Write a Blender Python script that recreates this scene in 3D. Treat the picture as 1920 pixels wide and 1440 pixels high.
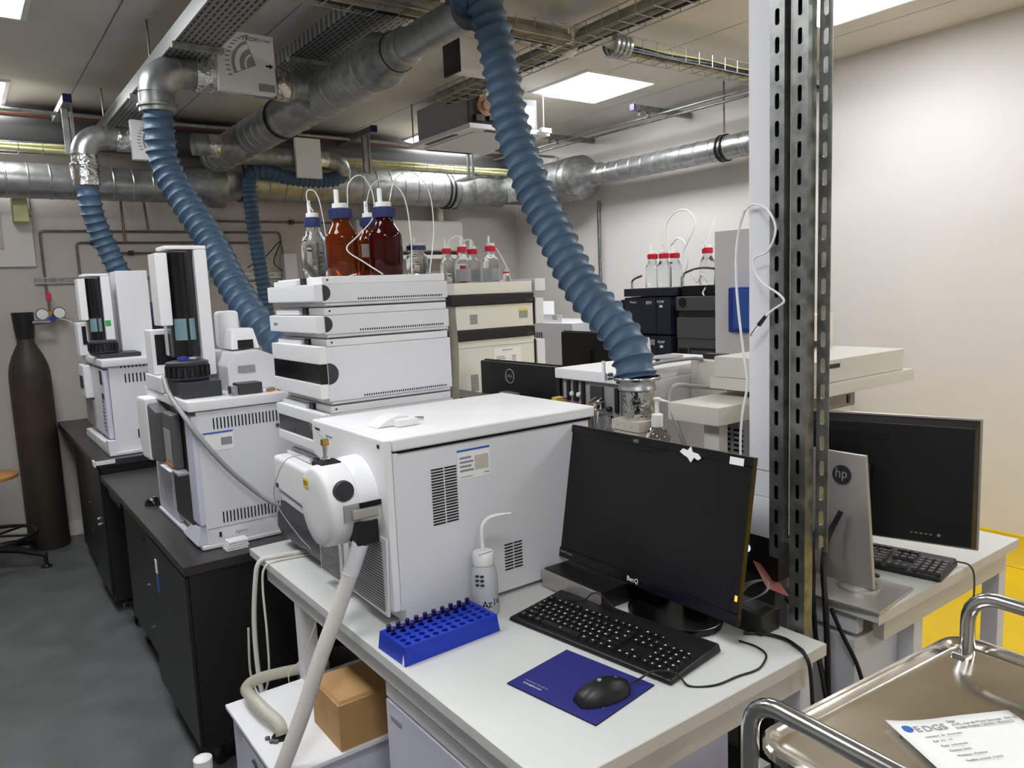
import bpy, bmesh, math, random
from mathutils import Vector, Matrix
random.seed(7)
R = math.radians
SC = bpy.context.scene
COL = SC.collection
for o in list(bpy.data.objects):
    bpy.data.objects.remove(o)

# ------------------------------------------------------------------ camera
CAM_F, CAM_P, CAM_R, CAM_Y = 1422.0, R(7.2), R(-2.37), R(-36.0)
def camera():
    cp, sp, cr, sr = math.cos(CAM_P), math.sin(CAM_P), math.cos(CAM_R), math.sin(CAM_R)
    Rx = Matrix(((1, 0, 0), (0, cp, -sp), (0, sp, cp)))
    Rz = Matrix(((cr, -sr, 0), (sr, cr, 0), (0, 0, 1)))
    a = CAM_Y + math.pi / 2
    L = Matrix(((math.sin(a), math.sin(CAM_Y), 0), (0, 0, -1), (math.cos(a), math.cos(CAM_Y), 0)))
    Mw = Rz @ Rx @ L                      # world -> camera (x right, y down, z forward)
    Rc = Mw.transposed() @ Matrix(((1, 0, 0), (0, -1, 0), (0, 0, -1)))
    cd = bpy.data.cameras.new('camera'); co = bpy.data.objects.new('camera', cd)
    COL.objects.link(co)
    co.matrix_world = Matrix.Translation((0, 0, 1.53)) @ Rc.to_4x4()
    cd.sensor_fit = 'HORIZONTAL'; cd.sensor_width = 36.0
    cd.lens = 36.0 * CAM_F / 1920.0
    cd.clip_start = 0.02; cd.clip_end = 60
    SC.camera = co
camera()

# ------------------------------------------------------------------ world, exposure
W = bpy.data.worlds.new('world'); SC.world = W; W.use_nodes = True
W.node_tree.nodes['Background'].inputs[0].default_value = (0.9, 0.95, 1, 1)
W.node_tree.nodes['Background'].inputs[1].default_value = 0.02
SC.view_settings.view_transform = 'Standard'
SC.view_settings.look = 'None'
SC.view_settings.gamma = 1.0
SC.view_settings.use_curve_mapping = False
SC.view_settings.exposure = -0.1
PANEL_W = 26.0        # radiance of the ceiling light panels
CEIL = 2.78
# rows and columns of the recessed ceiling panels (corner x, corner y), 0.6 m square
PANELS = [(x, y) for x in (-0.21, 3.13) for y in (5.12, 3.43, 1.71, -0.02, -1.75)]

# ------------------------------------------------------------------ materials
def lin(c):
    return tuple(((v / 255) / 12.92 if v / 255 <= .04045 else ((v / 255 + .055) / 1.055) ** 2.4) for v in c) + (1,)
MATS = {}
def mat(name, rgb, rough=.5, metal=0, var=0.0, vscale=6, bump=0.0, bscale=60, rgb2=None, trans=0, ior=1.45, emit=0, coat=0, alpha=1, rvar=0, spec=.5):
    m = bpy.data.materials.new(name); m.use_nodes = True
    nt = m.node_tree; b = nt.nodes['Principled BSDF']
    b.inputs['Base Color'].default_value = lin(rgb)
    b.inputs['Roughness'].default_value = rough
    b.inputs['Metallic'].default_value = metal
    b.inputs['IOR'].default_value = ior
    b.inputs['Specular IOR Level'].default_value = spec
    b.inputs['Transmission Weight'].default_value = trans
    b.inputs['Coat Weight'].default_value = coat
    b.inputs['Alpha'].default_value = alpha
    if emit:
        b.inputs['Emission Color'].default_value = lin(rgb)
        b.inputs['Emission Strength'].default_value = emit
    if var or rgb2 or bump or rvar:
        tc = nt.nodes.new('ShaderNodeTexCoord')
    if var or rgb2:
        n = nt.nodes.new('ShaderNodeTexNoise'); n.inputs['Scale'].default_value = vscale; n.inputs['Detail'].default_value = 5
        nt.links.new(tc.outputs['Object'], n.inputs['Vector'])
        r = nt.nodes.new('ShaderNodeValToRGB')
        c2 = rgb2 if rgb2 else tuple(max(0, v * (1 - var)) for v in rgb)
        r.color_ramp.elements[0].position = .35; r.color_ramp.elements[1].position = .65
        r.color_ramp.elements[0].color = lin(c2); r.color_ramp.elements[1].color = lin(rgb)
        nt.links.new(n.outputs['Fac'], r.inputs['Fac']); nt.links.new(r.outputs['Color'], b.inputs['Base Color'])
        if rvar:
            mr = nt.nodes.new('ShaderNodeMapRange'); mr.inputs['To Min'].default_value = max(.02, rough - rvar); mr.inputs['To Max'].default_value = rough + rvar
            nt.links.new(n.outputs['Fac'], mr.inputs['Value']); nt.links.new(mr.outputs['Result'], b.inputs['Roughness'])
    if bump:
        n2 = nt.nodes.new('ShaderNodeTexNoise'); n2.inputs['Scale'].default_value = bscale; n2.inputs['Detail'].default_value = 3
        nt.links.new(tc.outputs['Object'], n2.inputs['Vector'])
        bp = nt.nodes.new('ShaderNodeBump'); bp.inputs['Strength'].default_value = bump; bp.inputs['Distance'].default_value = .01
        nt.links.new(n2.outputs['Fac'], bp.inputs['Height']); nt.links.new(bp.outputs['Normal'], b.inputs['Normal'])
    MATS[name] = m
    return m
mat('wall', (196, 189, 183), .85, bump=.35, bscale=90, var=.03, vscale=2)
mat('wall_white', (218, 214, 210), .8, var=.02, vscale=1.5)
mat('wall_near', (236, 234, 230), .85, var=.02, vscale=2)
mat('ceiling', (222, 217, 210), .9, var=.04, vscale=3)
mat('floor', (98, 101, 101), .42, var=.14, vscale=7, rvar=.08)
mat('yellow', (226, 190, 22), .4, var=.06, vscale=3)
mat('base', (214, 210, 202), .6)
mat('white', (232, 232, 233), .42)
mat('white2', (222, 222, 226), .45)
mat('lilac', (206, 206, 222), .45)
mat('beige', (212, 208, 198), .5)
mat('cream', (224, 222, 210), .5)
mat('gray', (150, 150, 150), .5)
mat('dgray', (84, 84, 86), .5)
mat('char', (52, 53, 58), .45)
mat('navy', (38, 42, 54), .4)
mat('black', (20, 20, 21), .4)
mat('blackgloss', (10, 10, 11), .2)
mat('screen', (13, 13, 14), .28)
mat('hole', (8, 8, 8), .9)
mat('benchtop', (50, 48, 47), .36, var=.12, vscale=14)
mat('bench', (30, 31, 31), .4)
mat('desk', (214, 216, 212), .3, var=.015, vscale=4)
mat('deskedge', (206, 200, 188), .5)
mat('frame', (214, 214, 218), .45)
mat('galv', (178, 180, 179), .34, metal=.8, var=.14, vscale=18, rvar=.08)
mat('galvd', (166, 168, 166), .42, metal=.75, var=.2, vscale=26, rvar=.1)
mat('foil', (215, 215, 212), .2, metal=1, bump=1.0, bscale=38)
mat('steel', (196, 196, 194), .2, metal=1, rvar=.05, var=.05, vscale=9)
mat('tray', (218, 213, 203), .15, metal=1, var=.12, vscale=5, rvar=.07)
mat('chrome', (210, 210, 212), .1, metal=1)
mat('strut', (150, 152, 148), .4, metal=.85, var=.22, vscale=30, rvar=.1)
mat('hose', (70, 95, 119), .5, var=.1, vscale=8)
mat('pvcyellow', (206, 204, 150), .55, var=.12, vscale=9)
mat('cablegrey', (150, 142, 128), .6, var=.2, vscale=9)
mat('copper', (130, 112, 100), .35, metal=.7, var=.2, vscale=30)
mat('redpipe', (86, 54, 46), .5)
mat('glass', (240, 244, 244), .03, trans=1, ior=1.3)
mat('amber', (150, 62, 12), .05, trans=.75, ior=1.3, rgb2=(120, 44, 8), vscale=3)
mat('amberdark', (66, 16, 10), .06, trans=.5, ior=1.3)
mat('bluecap', (46, 54, 98), .45)
mat('redcap', (196, 36, 58), .45)
mat('ptfe', (236, 236, 234), .4)
mat('tubeclear', (226, 228, 228), .25, alpha=.85)
mat('ldpe', (226, 229, 233), .35, trans=.35, ior=1.2)
mat('rackblue', (18, 52, 178), .4)
mat('padblue', (38, 40, 120), .75, var=.05, vscale=40)
mat('violet', (36, 26, 78), .3)
mat('card', (186, 146, 96), .8, var=.06, vscale=12)
mat('card2', (196, 188, 176), .8)
mat('paper', (238, 238, 236), .8)
mat('ink', (30, 32, 40), .7)
mat('inkgray', (140, 142, 146), .7)
mat('blueink', (30, 96, 178), .6)
mat('labelblue', (52, 92, 178), .6)
mat('labelyellow', (236, 206, 40), .6)
mat('green', (66, 160, 86), .6)
mat('wood', (196, 142, 84), .4, var=.15, vscale=10)
mat('cylbody', (50, 48, 40), .55, var=.0, rgb2=(58, 50, 42), vscale=3.2)
mat('rust', (66, 52, 42), .6, var=.3, vscale=6)
mat('brass', (190, 160, 80), .3, metal=.9)
mat('amberhose', (206, 204, 186), .25, alpha=.6)
mat('whitehose', (216, 212, 206), .4)
mat('bluewin', (42, 62, 150), .3)
mat('redplug', (214, 44, 86), .5)
mat('yellowplug', (222, 190, 70), .5)
mat('greenplug', (20, 120, 90), .5)
mat('pink', (190, 120, 110), .8)
mat('ledorange', (255, 150, 60), .4, emit=2)
mat('ledblue', (170, 200, 255), .4, emit=2)
mat('window_light_paint', (118, 150, 156), .25)  # flat pale tone standing for light seen in the sampler windows
mat('brown', (150, 116, 92), .6)
mat('silver', (188, 184, 178), .35, metal=.6)
mat('dark_top', (62, 62, 60), .35)
mat('panelglow', (250, 252, 255), .5, emit=PANEL_W)
def perforated():
    m = mat('perf', (158, 160, 157), .4, metal=.85)
    nt = m.node_tree; b = nt.nodes['Principled BSDF']
    tc = nt.nodes.new('ShaderNodeTexCoord'); br = nt.nodes.new('ShaderNodeTexBrick')
    mp = nt.nodes.new('ShaderNodeMapping'); mp.inputs['Scale'].default_value = (1, 1, 1); mp.inputs['Rotation'].default_value = (0, 0, R(90))
    br.inputs['Scale'].default_value = 1.0
    br.inputs['Brick Width'].default_value = .05; br.inputs['Row Height'].default_value = .022
    br.inputs['Mortar Size'].default_value = .0075; br.inputs['Mortar Smooth'].default_value = .2
    br.inputs['Color1'].default_value = lin((30, 30, 30)); br.inputs['Color2'].default_value = lin((34, 34, 34)); br.inputs['Mortar'].default_value = lin((160, 162, 160))
    nt.links.new(tc.outputs['Object'], mp.inputs['Vector']); nt.links.new(mp.outputs['Vector'], br.inputs['Vector'])
    nt.links.new(br.outputs['Color'], b.inputs['Base Color'])
perforated()
def keymat(name, base, legend):
    m = mat(name, base, .5); nt = m.node_tree; b = nt.nodes['Principled BSDF']
    tc = nt.nodes.new('ShaderNodeTexCoord'); oi = nt.nodes.new('ShaderNodeObjectInfo')
    sx = nt.nodes.new('ShaderNodeSeparateXYZ'); nt.links.new(tc.outputs['Object'], sx.inputs[0])
    def mth(op, a, bb):
        n = nt.nodes.new('ShaderNodeMath'); n.operation = op
        for i, v in enumerate((a, bb)):
            if isinstance(v, (int, float)): n.inputs[i].default_value = v
            else: nt.links.new(v, n.inputs[i])
        return n.outputs[0]
    rnd = oi.outputs['Random']
    # a small printed stroke on the top face, its width differing from key to key
    ax = mth('ABSOLUTE', mth('SUBTRACT', sx.outputs['Y'], mth('MULTIPLY', mth('SUBTRACT', rnd, .5), .003)), 0)
    ay = mth('ABSOLUTE', mth('ADD', sx.outputs['X'], .0012), 0)
    inx = mth('LESS_THAN', ax, mth('ADD', mth('MULTIPLY', rnd, .0016), .0009))
    iny = mth('LESS_THAN', ay, .0018)
    top = mth('GREATER_THAN', sx.outputs['Z'], .0055)
    f = mth('MULTIPLY', mth('MULTIPLY', inx, iny), top)
    mx = nt.nodes.new('ShaderNodeMix'); mx.data_type = 'RGBA'
    mx.inputs['A'].default_value = lin(base); mx.inputs['B'].default_value = lin(legend)
    nt.links.new(f, mx.inputs['Factor']); nt.links.new(mx.outputs['Result'], b.inputs['Base Color'])
keymat('key', (22, 22, 23), (235, 235, 235))
keymat('key2', (66, 66, 66), (150, 150, 150))

# ------------------------------------------------------------------ mesh helpers
OFF = {}
class MB:
    def __init__(s, T=None):
        s.v = []; s.f = []; s.T = T
    def add(s, vs, fs):
        k = len(s.v); s.v += [Vector(p) for p in vs]; s.f += [[i + k for i in f] for f in fs]; return s
    def box(s, x0, x1, y0, y1, z0, z1):
        return s.add([(x0, y0, z0), (x1, y0, z0), (x1, y1, z0), (x0, y1, z0), (x0, y0, z1), (x1, y0, z1), (x1, y1, z1), (x0, y1, z1)],
                     [(0, 3, 2, 1), (4, 5, 6, 7), (0, 1, 5, 4), (1, 2, 6, 5), (2, 3, 7, 6), (3, 0, 4, 7)])
    def hexa(s, b, t):           # bottom 4 points, top 4 points (counter-clockwise from above)
        return s.add(list(b) + list(t), [(0, 3, 2, 1), (4, 5, 6, 7), (0, 1, 5, 4), (1, 2, 6, 5), (2, 3, 7, 6), (3, 0, 4, 7)])
    def prism(s, poly, ax, a, b):
        n = len(poly)
        def P(u, w, t):
            return {'x': (t, u, w), 'y': (u, t, w), 'z': (u, w, t)}[ax]
        vs = [P(u, w, a) for u, w in poly] + [P(u, w, b) for u, w in poly]
        fs = [tuple(range(n))[::-1], tuple(range(n, 2 * n))] + [(i, (i + 1) % n, n + (i + 1) % n, n + i) for i in range(n)]
        return s.add(vs, fs)
    def rings(s, rings, cap0=True, cap1=True):
        n = len(rings[0]); vs = [p for r in rings for p in r]; fs = []
        for k in range(len(rings) - 1):
            for i in range(n):
                j = (i + 1) % n
                fs.append((k * n + i, k * n + j, (k + 1) * n + j, (k + 1) * n + i))
        if cap0: fs.append(tuple(range(n))[::-1])
        if cap1: fs.append(tuple(range((len(rings) - 1) * n, len(rings) * n)))
        return s.add(vs, fs)
    def lathe(s, prof, c, ax='z', n=24, cap0=True, cap1=True):   # prof: (radius, height along axis)
        rs = []
        for r, h in prof:
            ring = []
            for i in range(n):
                a = 2 * math.pi * i / n; u, w = r * math.cos(a), r * math.sin(a)
                if ax == 'z': p = (c[0] + u, c[1] + w, c[2] + h)
                elif ax == 'x': p = (c[0] + h, c[1] + u, c[2] + w)
                else: p = (c[0] + w, c[1] + h, c[2] + u)
                ring.append(Vector(p))
            rs.append(ring)
        return s.rings(rs, cap0, cap1)
    def cyl(s, p0, p1, r0, r1=None, n=16):
        return s.sweep([p0, p1], [r0, r0 if r1 is None else r1], n)
    def sweep(s, pts, rad, n=10, cap=True):
        pts = [Vector(p) for p in pts]
        if not hasattr(rad, '__len__'): rad = [rad] * len(pts)
        t0 = (pts[1] - pts[0]).normalized()
        up = Vector((0, 0, 1)) if abs(t0.z) < .9 else Vector((1, 0, 0))
        u = t0.cross(up).normalized(); rs = []
        for i, p in enumerate(pts):
            t = (pts[min(i + 1, len(pts) - 1)] - pts[max(i - 1, 0)])
            t = t.normalized() if t.length > 1e-9 else t0
            u = (u - t * u.dot(t)); u = u.normalized() if u.length > 1e-9 else t.orthogonal().normalized()
            w = t.cross(u)
            rs.append([p + (u * math.cos(2 * math.pi * k / n) + w * math.sin(2 * math.pi * k / n)) * rad[i] for k in range(n)])
        return s.rings(rs, cap, cap)
    def sphere(s, c, r, nu=16, nv=10, sz=1):
        prof = [(max(1e-4, r * math.sin(math.pi * k / nv)), -r * sz * math.cos(math.pi * k / nv)) for k in range(nv + 1)]
        return s.lathe(prof, c, 'z', nu)
    def build(s, name, m, parent=None, bevel=0, seg=2, smooth=True, ang=38):
        off = Vector((0, 0, 0))
        vs = [s.T @ p for p in s.v] if s.T else s.v
        if parent is not None: off = OFF[parent.name]
        else:
            xs = [p.x for p in vs]; ys = [p.y for p in vs]
            off = Vector(((min(xs) + max(xs)) / 2, (min(ys) + max(ys)) / 2, min(p.z for p in vs)))
        me = bpy.data.meshes.new(name)
        me.from_pydata([tuple(p - off) for p in vs], [], s.f)
        bm = bmesh.new(); bm.from_mesh(me)
        bmesh.ops.recalc_face_normals(bm, faces=bm.faces)
        if bevel:
            es = [e for e in bm.edges if len(e.link_faces) == 2 and e.calc_face_angle(0) > R(25)]
            bmesh.ops.bevel(bm, geom=es, offset=bevel, segments=seg, profile=.6, affect='EDGES', clamp_overlap=True)
        bm.to_mesh(me); bm.free()
        if smooth:
            me.polygons.foreach_set('use_smooth', [True] * len(me.polygons)); me.set_sharp_from_angle(angle=R(ang))
        me.materials.append(MATS[m] if isinstance(m, str) else m)
        o = bpy.data.objects.new(name, me); COL.objects.link(o)
        if bevel:
            wn = o.modifiers.new('weighted_normal', 'WEIGHTED_NORMAL'); wn.keep_sharp = True
        if parent is not None:
            o.parent = parent
        else:
            o.location = off
        OFF[o.name] = off
        return o
def tag(o, label, cat, group=None, kind=None):
    o['label'] = label; o['category'] = cat
    if group: o['group'] = group
    if kind: o['kind'] = kind
    return o
def struct(o, label=None):
    o['kind'] = 'structure'
    if label: o['label'] = label
    return o
def thing(name, label, cat, loc, group=None):
    o = bpy.data.objects.new(name, None); COL.objects.link(o)
    o.empty_display_size = .05
    o.location = loc; OFF[o.name] = Vector(loc)
    return tag(o, label, cat, group)
def dup(o, delta=(0, 0, 0), parent=None, label=None):
    c = o.copy(); COL.objects.link(c)
    if parent is None:
        c.location = o.location + Vector(delta); OFF[c.name] = OFF[o.name] + Vector(delta)
    else:
        c.parent = parent; OFF[c.name] = OFF[parent.name]
    if label: c['label'] = label
    for ch in [q for q in bpy.data.objects if q.parent == o]:
        dup(ch, parent=c)
    return c
def copy_part(o, parent, delta):        # another piece of the same part, sharing the mesh
    c = o.copy(); COL.objects.link(c); c.parent = parent; c.location = o.location + Vector(delta); OFF[c.name] = OFF[parent.name]
    return c
def box(name, m, p, x0, x1, y0, y1, z0, z1, bev=0, T=None, seg=2):
    return MB(T).box(x0, x1, y0, y1, z0, z1).build(name, m, p, bev, seg)
def path(pts, k=8):                       # Catmull-Rom
    pts = [Vector(p) for p in pts]; q = [2 * pts[0] - pts[1]] + pts + [2 * pts[-1] - pts[-2]]; out = []
    for i in range(1, len(q) - 2):
        a, b, c, d = q[i - 1:i + 3]
        for j in range(k):
            t = j / k
            out.append(.5 * ((2 * b) + (c - a) * t + (2 * a - 5 * b + 4 * c - d) * t * t + (3 * b - a - 3 * c + d) * t ** 3))
    out.append(pts[-1]); return out
def resample(pts, step):
    out = [pts[0].copy()]; acc = 0
    for a, b in zip(pts, pts[1:]):
        d = (b - a).length
        while acc + d >= step:
            t = (step - acc) / d; a = a + (b - a) * t; out.append(a.copy()); d = (b - a).length; acc = 0
        acc += d
    return out
def tube(name, m, parent, pts, r, n=10, k=8, straight=False):
    return MB().sweep([Vector(p) for p in pts] if straight else path(pts, k), r, n).build(name, m, parent, ang=60)
def text(name, m, parent, s, size, origin, xdir, ydir, align='CENTER', depth=.0004):
    cu = bpy.data.curves.new('t', 'FONT'); cu.body = s; cu.size = size; cu.align_x = align; cu.align_y = 'CENTER'; cu.extrude = depth; cu.resolution_u = 2
    to = bpy.data.objects.new('t', cu); COL.objects.link(to)
    dg = bpy.context.evaluated_depsgraph_get(); dg.update()
    me = bpy.data.meshes.new_from_object(to.evaluated_get(dg)); bpy.data.objects.remove(to); bpy.data.curves.remove(cu)
    X = Vector(xdir).normalized(); Y = Vector(ydir); Y = (Y - X * X.dot(Y)).normalized(); Z = X.cross(Y)
    Mx = Matrix((X, Y, Z)).transposed().to_4x4(); Mx.translation = Vector(origin) - OFF[parent.name]
    me.transform(Mx); me.materials.clear(); me.materials.append(MATS[m])
    me.name = name
    o = bpy.data.objects.new(name, me); COL.objects.link(o); o.parent = parent; OFF[o.name] = OFF[parent.name]
    return o
NX, NY = (-1, 0, 0), (0, -1, 0)
# writing on a face that looks to -x reads along -y; on a face that looks to -y it reads along +x
def text_mx(name, m, p, s, size, o, align='CENTER'): return text(name, m, p, s, size, o, (0, -1, 0), (0, 0, 1), align)
def text_my(name, m, p, s, size, o, align='CENTER'): return text(name, m, p, s, size, o, (1, 0, 0), (0, 0, 1), align)
# ------------------------------------------------------------------ room shell
YB, XR, XL, YF = 5.78, 4.32, -2.6, -2.8
struct(box('floor', 'floor', None, XL - .1, 2.8, YF - .1, YB + .1, -.1, 0), 'grey vinyl laboratory floor')
struct(box('floor', 'yellow', None, 2.8, XR + .1, YF - .1, YB + .1, -.1, 0), 'yellow laboratory floor beside the right wall')
struct(box('wall_back', 'wall', None, XL - .1, XR + .1, YB, YB + .1, 0, CEIL), 'rough beige back wall carrying copper gas pipes')
struct(box('wall_right', 'wall_white', None, XR, XR + .1, YF - .1, YB, 0, CEIL), 'smooth off white right wall')
struct(box('wall_left', 'wall_near', None, XL - .1, XL, YF - .1, YB, 0, CEIL), 'white wall left of the aisle')
struct(box('wall_front', 'wall_near', None, XL, XR, YF - .1, YF, 0, CEIL), 'white wall behind the photographer')
struct(box('baseboard_back', 'base', None, XL, 1.2, YB - .015, YB, 0, .1, .004), 'pale baseboard along the back wall')
struct(MB().prism([(XR, 0), (XR, .155), (XR - .012, .155), (XR - .02, .06), (XR - .07, .004), (XR - .07, 0)], 'y', YF, YB).build('baseboard_right', 'yellow'), 'yellow coved skirting of the right wall')
ceil = struct(box('ceiling', 'ceiling', None, XL - .1, XR + .1, YF - .1, YB + .1, CEIL + .012, CEIL + .15), 'ceiling of long pale grey slabs with open joints')
xs = [XL - .1] + [1.35 + .645 * k for k in range(-5, 5)] + [XR + .1]
xs = sorted(v for v in set(xs))
def slab(x0, x1):
    # a slab is left open where a light panel is set into it
    box('ceiling_slab', 'ceiling', ceil, x0 + .004, x1 - .004, YF - .1, YB + .1, CEIL, CEIL + .012)
for a, b in zip(xs, xs[1:]): slab(a, b)
# white inspection panel on the back wall at the left, and the beige hanger above it
t = thing('wall_panel', 'white wall panel with rounded recess at the left of the back wall', 'panel', (.25, 5.74, 1.78))
box('panel', 'wall_white', t, -.3, .462, 5.745, 5.779, 1.79, 2.24, .01)
box('recess_plate', 'wall', t, -.3, .30, 5.735, 5.744, 1.90, 2.2, .03, seg=4)
t = thing('pipe_hanger', 'beige metal box bracket under the spiral duct above the wall panel', 'bracket', (.4, 5.66, 2.03))
box('bracket_box', 'pvcyellow', t, .36, .44, 5.60, 5.779, 2.06, 2.215, .006)
box('bracket_lip', 'cablegrey', t, .44, .46, 5.62, 5.7, 2.1, 2.14, .004)
# ceiling light panels
def panel_light(x, y, label):
    t = thing('ceiling_light', label, 'light', (x + .3, y + .3, CEIL - .012))
    fr = MB(); w = .022
    fr.box(x, x + .6, y, y + w, CEIL - .012, CEIL); fr.box(x, x + .6, y + .6 - w, y + .6, CEIL - .012, CEIL)
    fr.box(x, x + w, y + w, y + .6 - w, CEIL - .012, CEIL); fr.box(x + .6 - w, x + .6, y + w, y + .6 - w, CEIL - .012, CEIL)
    fr.build('frame', 'white', t)
    box('diffuser', 'panelglow', t, x + w, x + .6 - w, y + w, y + .6 - w, CEIL - .008, CEIL - .003)
lab = {(-.21, 3.43): 'square light panel at the top left corner of the picture', (-.21, 5.12): 'square light panel at the left edge near the back wall',
       (3.13, 3.43): 'square light panel over the cable tray junction', (3.13, 1.71): 'square light panel at the top right beside the slotted post',
       (3.13, 5.12): 'square light panel half hidden behind the ceiling air conditioner',
       (-.21, 1.71): 'square light panel over the aisle above the black benches', (-.21, -.02): 'square light panel over the aisle beside the camera',
       (-.21, -1.75): 'square light panel over the aisle behind the camera', (3.13, -.02): 'square light panel over the yellow floor beside the camera',
       (3.13, -1.75): 'square light panel over the yellow floor behind the camera'}
for p in PANELS: panel_light(p[0], p[1], lab[p])
# ------------------------------------------------------------------ ducts
def spiral(mb, ax, c, r, a, b, pitch=.1, n=28, rib=.0035):
    prof = [(r, a)]; h = a + pitch * .5
    while h < b - .01:
        prof += [(r, h - .006), (r + rib, h - .002), (r + rib, h + .002), (r, h + .006)]; h += pitch
    prof += [(r, b)]
    return mb.lathe(prof, c, ax, n)
t = thing('exhaust_duct', 'wide spiral exhaust duct running along the back wall', 'duct', (1.5, 5.52, 2.2))
spiral(MB(), 'x', (0, 5.52, 2.295), .105, -2.6, 1.25, .115).build('narrow_pipe', 'galv', t)
MB().lathe([(.105, 1.25), (.112, 1.27), (.112, 1.33), (.142, 1.5), (.147, 1.52), (.147, 1.6)], (0, 5.52, 2.31), 'x', 28).build('reducer', 'galvd', t)
spiral(MB(), 'x', (0, 5.54, 2.36), .14, 1.6, 3.62, .12).build('wide_pipe', 'galv', t)
MB().lathe([(.145, 3.5), (.155, 3.52), (.155, 3.62), (.145, 3.64), (.12, 3.66), (.12, 3.98)], (0, 5.54, 2.36), 'x', 28).build('sleeve', 'galvd', t)
for x in (3.4, 3.44): MB().lathe([(.143, x - .006), (.15, x - .006), (.15, x + .006), (.143, x + .006)], (0, 5.54, 2.36), 'x', 28, False, False).build('clamp_ring', 'black', t)
for x in (1.72, 1.76): MB().lathe([(.143, x - .005), (.149, x - .005), (.149, x + .005), (.143, x + .005)], (0, 5.54, 2.36), 'x', 28, False, False).build('clamp_ring', 'black', t)
t = thing('exhaust_duct', 'spiral duct running along the right wall with thick silencer end', 'duct', (4.1, 3.5, 2.2))
spiral(MB(), 'y', (4.1, 0, 2.365), .074, 3.0, 4.42, .12).build('narrow_pipe', 'galv', t)
MB().lathe([(.075, 4.36), (.085, 4.37), (.085, 4.45), (.165, 4.56), (.17, 4.57), (.17, 4.62), (.175, 4.63), (.17, 4.64), (.17, 4.7), (.175, 4.71), (.17, 4.72), (.17, 5.25), (.16, 5.27)], (4.1, 0, 2.37), 'y', 32).build('silencer', 'galvd', t)
for y in (3.2, 3.235): MB().lathe([(.078, y - .005), (.086, y - .005), (.086, y + .005), (.078, y + .005)], (4.1, 0, 2.365), 'y', 28, False, False).build('clamp_ring', 'black', t)
MB().cyl((4.1, 3.22, 2.46), (4.1, 3.22, CEIL), .006, n=8).build('hanger_rod', 'strut', t)
MB().sweep(path([(4.1, 3.02, 2.365), (4.1, 2.97, 2.365), (4.13, 2.90, 2.365), (4.2, 2.865, 2.365), (4.318, 2.86, 2.365)], 6), .076, 24).build('wall_elbow', 'galvd', t)
box('elbow_box', 'galvd', t, 3.98, 4.2, 5.27, 5.52, 2.26, 2.48, .02)
t = thing('exhaust_duct', 'spiral duct crossing overhead from the blue hose to the back wall', 'duct', (1.54, 3.9, 2.38))
MX, MZ = 1.54, 2.485
spiral(MB(), 'y', (MX, 0, MZ), .102, 2.98, 5.42, .11).build('main_pipe', 'galv', t)
MB().lathe([(.064, 2.72), (.074, 2.73), (.074, 2.79), (.078, 2.8), (.074, 2.81), (.082, 2.83), (.082, 2.87), (.109, 2.93), (.112, 2.94), (.112, 3.0), (.104, 3.02)], (MX, 0, MZ), 'y', 32).build('reducer', 'galvd', t)
MB().lathe([(.078, 2.8), (.081, 2.8), (.081, 2.806), (.078, 2.806)], (MX, 0, MZ), 'y', 32, False, False).build('clamp_ring', 'black', t)
MB().lathe([(.062, 2.3), (.062, 2.745)], (MX, 0, MZ), 'y', 28).build('end_pipe', 'galv', t)
MB().lathe([(.105, 4.1), (.111, 4.1), (.111, 4.115), (.105, 4.115)], (MX, 0, MZ), 'y', 32, False, False).build('clamp_ring', 'black', t)
# branches with flow dampers
def arc(c, r, a0, a1, n, ax='y'):
    return [Vector((c[0] + r * math.cos(R(a0 + (a1 - a0) * i / n)), c[1], c[2] + r * math.sin(R(a0 + (a1 - a0) * i / n)))) for i in range(n + 1)]
def branch(y, z, xe, r, label, zdown):
    t = thing('branch_duct', label, 'duct', (1.0, y, z))
    MB().lathe([(r, 1.22), (r, 1.36), (r + .006, 1.365), (r + .006, 1.38), (r, 1.385), (r, 1.43), (r + .02, 1.46), (r + .022, 1.5)], (0, y, z), 'x', 26).build('saddle_pipe', 'galvd', t)
    MB().lathe([(r + .002, 1.30), (r + .004, 1.31), (r + .004, 1.35), (r + .002, 1.36)], (0, y, z), 'x', 26, False, False).build('foil_tape', 'foil', t)
    rb = .1
    MB().lathe([(r, xe + rb + .0), (r, 1.1)], (0, y, z), 'x', 26).build('cross_pipe', 'galvd', t)
    MB().lathe([(r + .003, xe + rb + .06), (r + .005, xe + rb + .07), (r + .005, xe + rb + .2), (r + .003, xe + rb + .21)], (0, y, z), 'x', 26, False, False).build('foil_tape', 'foil', t)
    MB().sweep(arc((xe + rb, y, z - rb), rb, 90, 180, 10), r + .002, 26).build('elbow', 'galv', t)
    MB().lathe([(r + .003, 0), (r + .003, -.04), (r + .012, -.045), (r + .012, -.055), (r + .004, -.06), (r + .004, zdown)], (xe, y, z - rb), 'z', 26).build('collar', 'foil' if zdown < -.09 else 'galvd', t)
    return t
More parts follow.
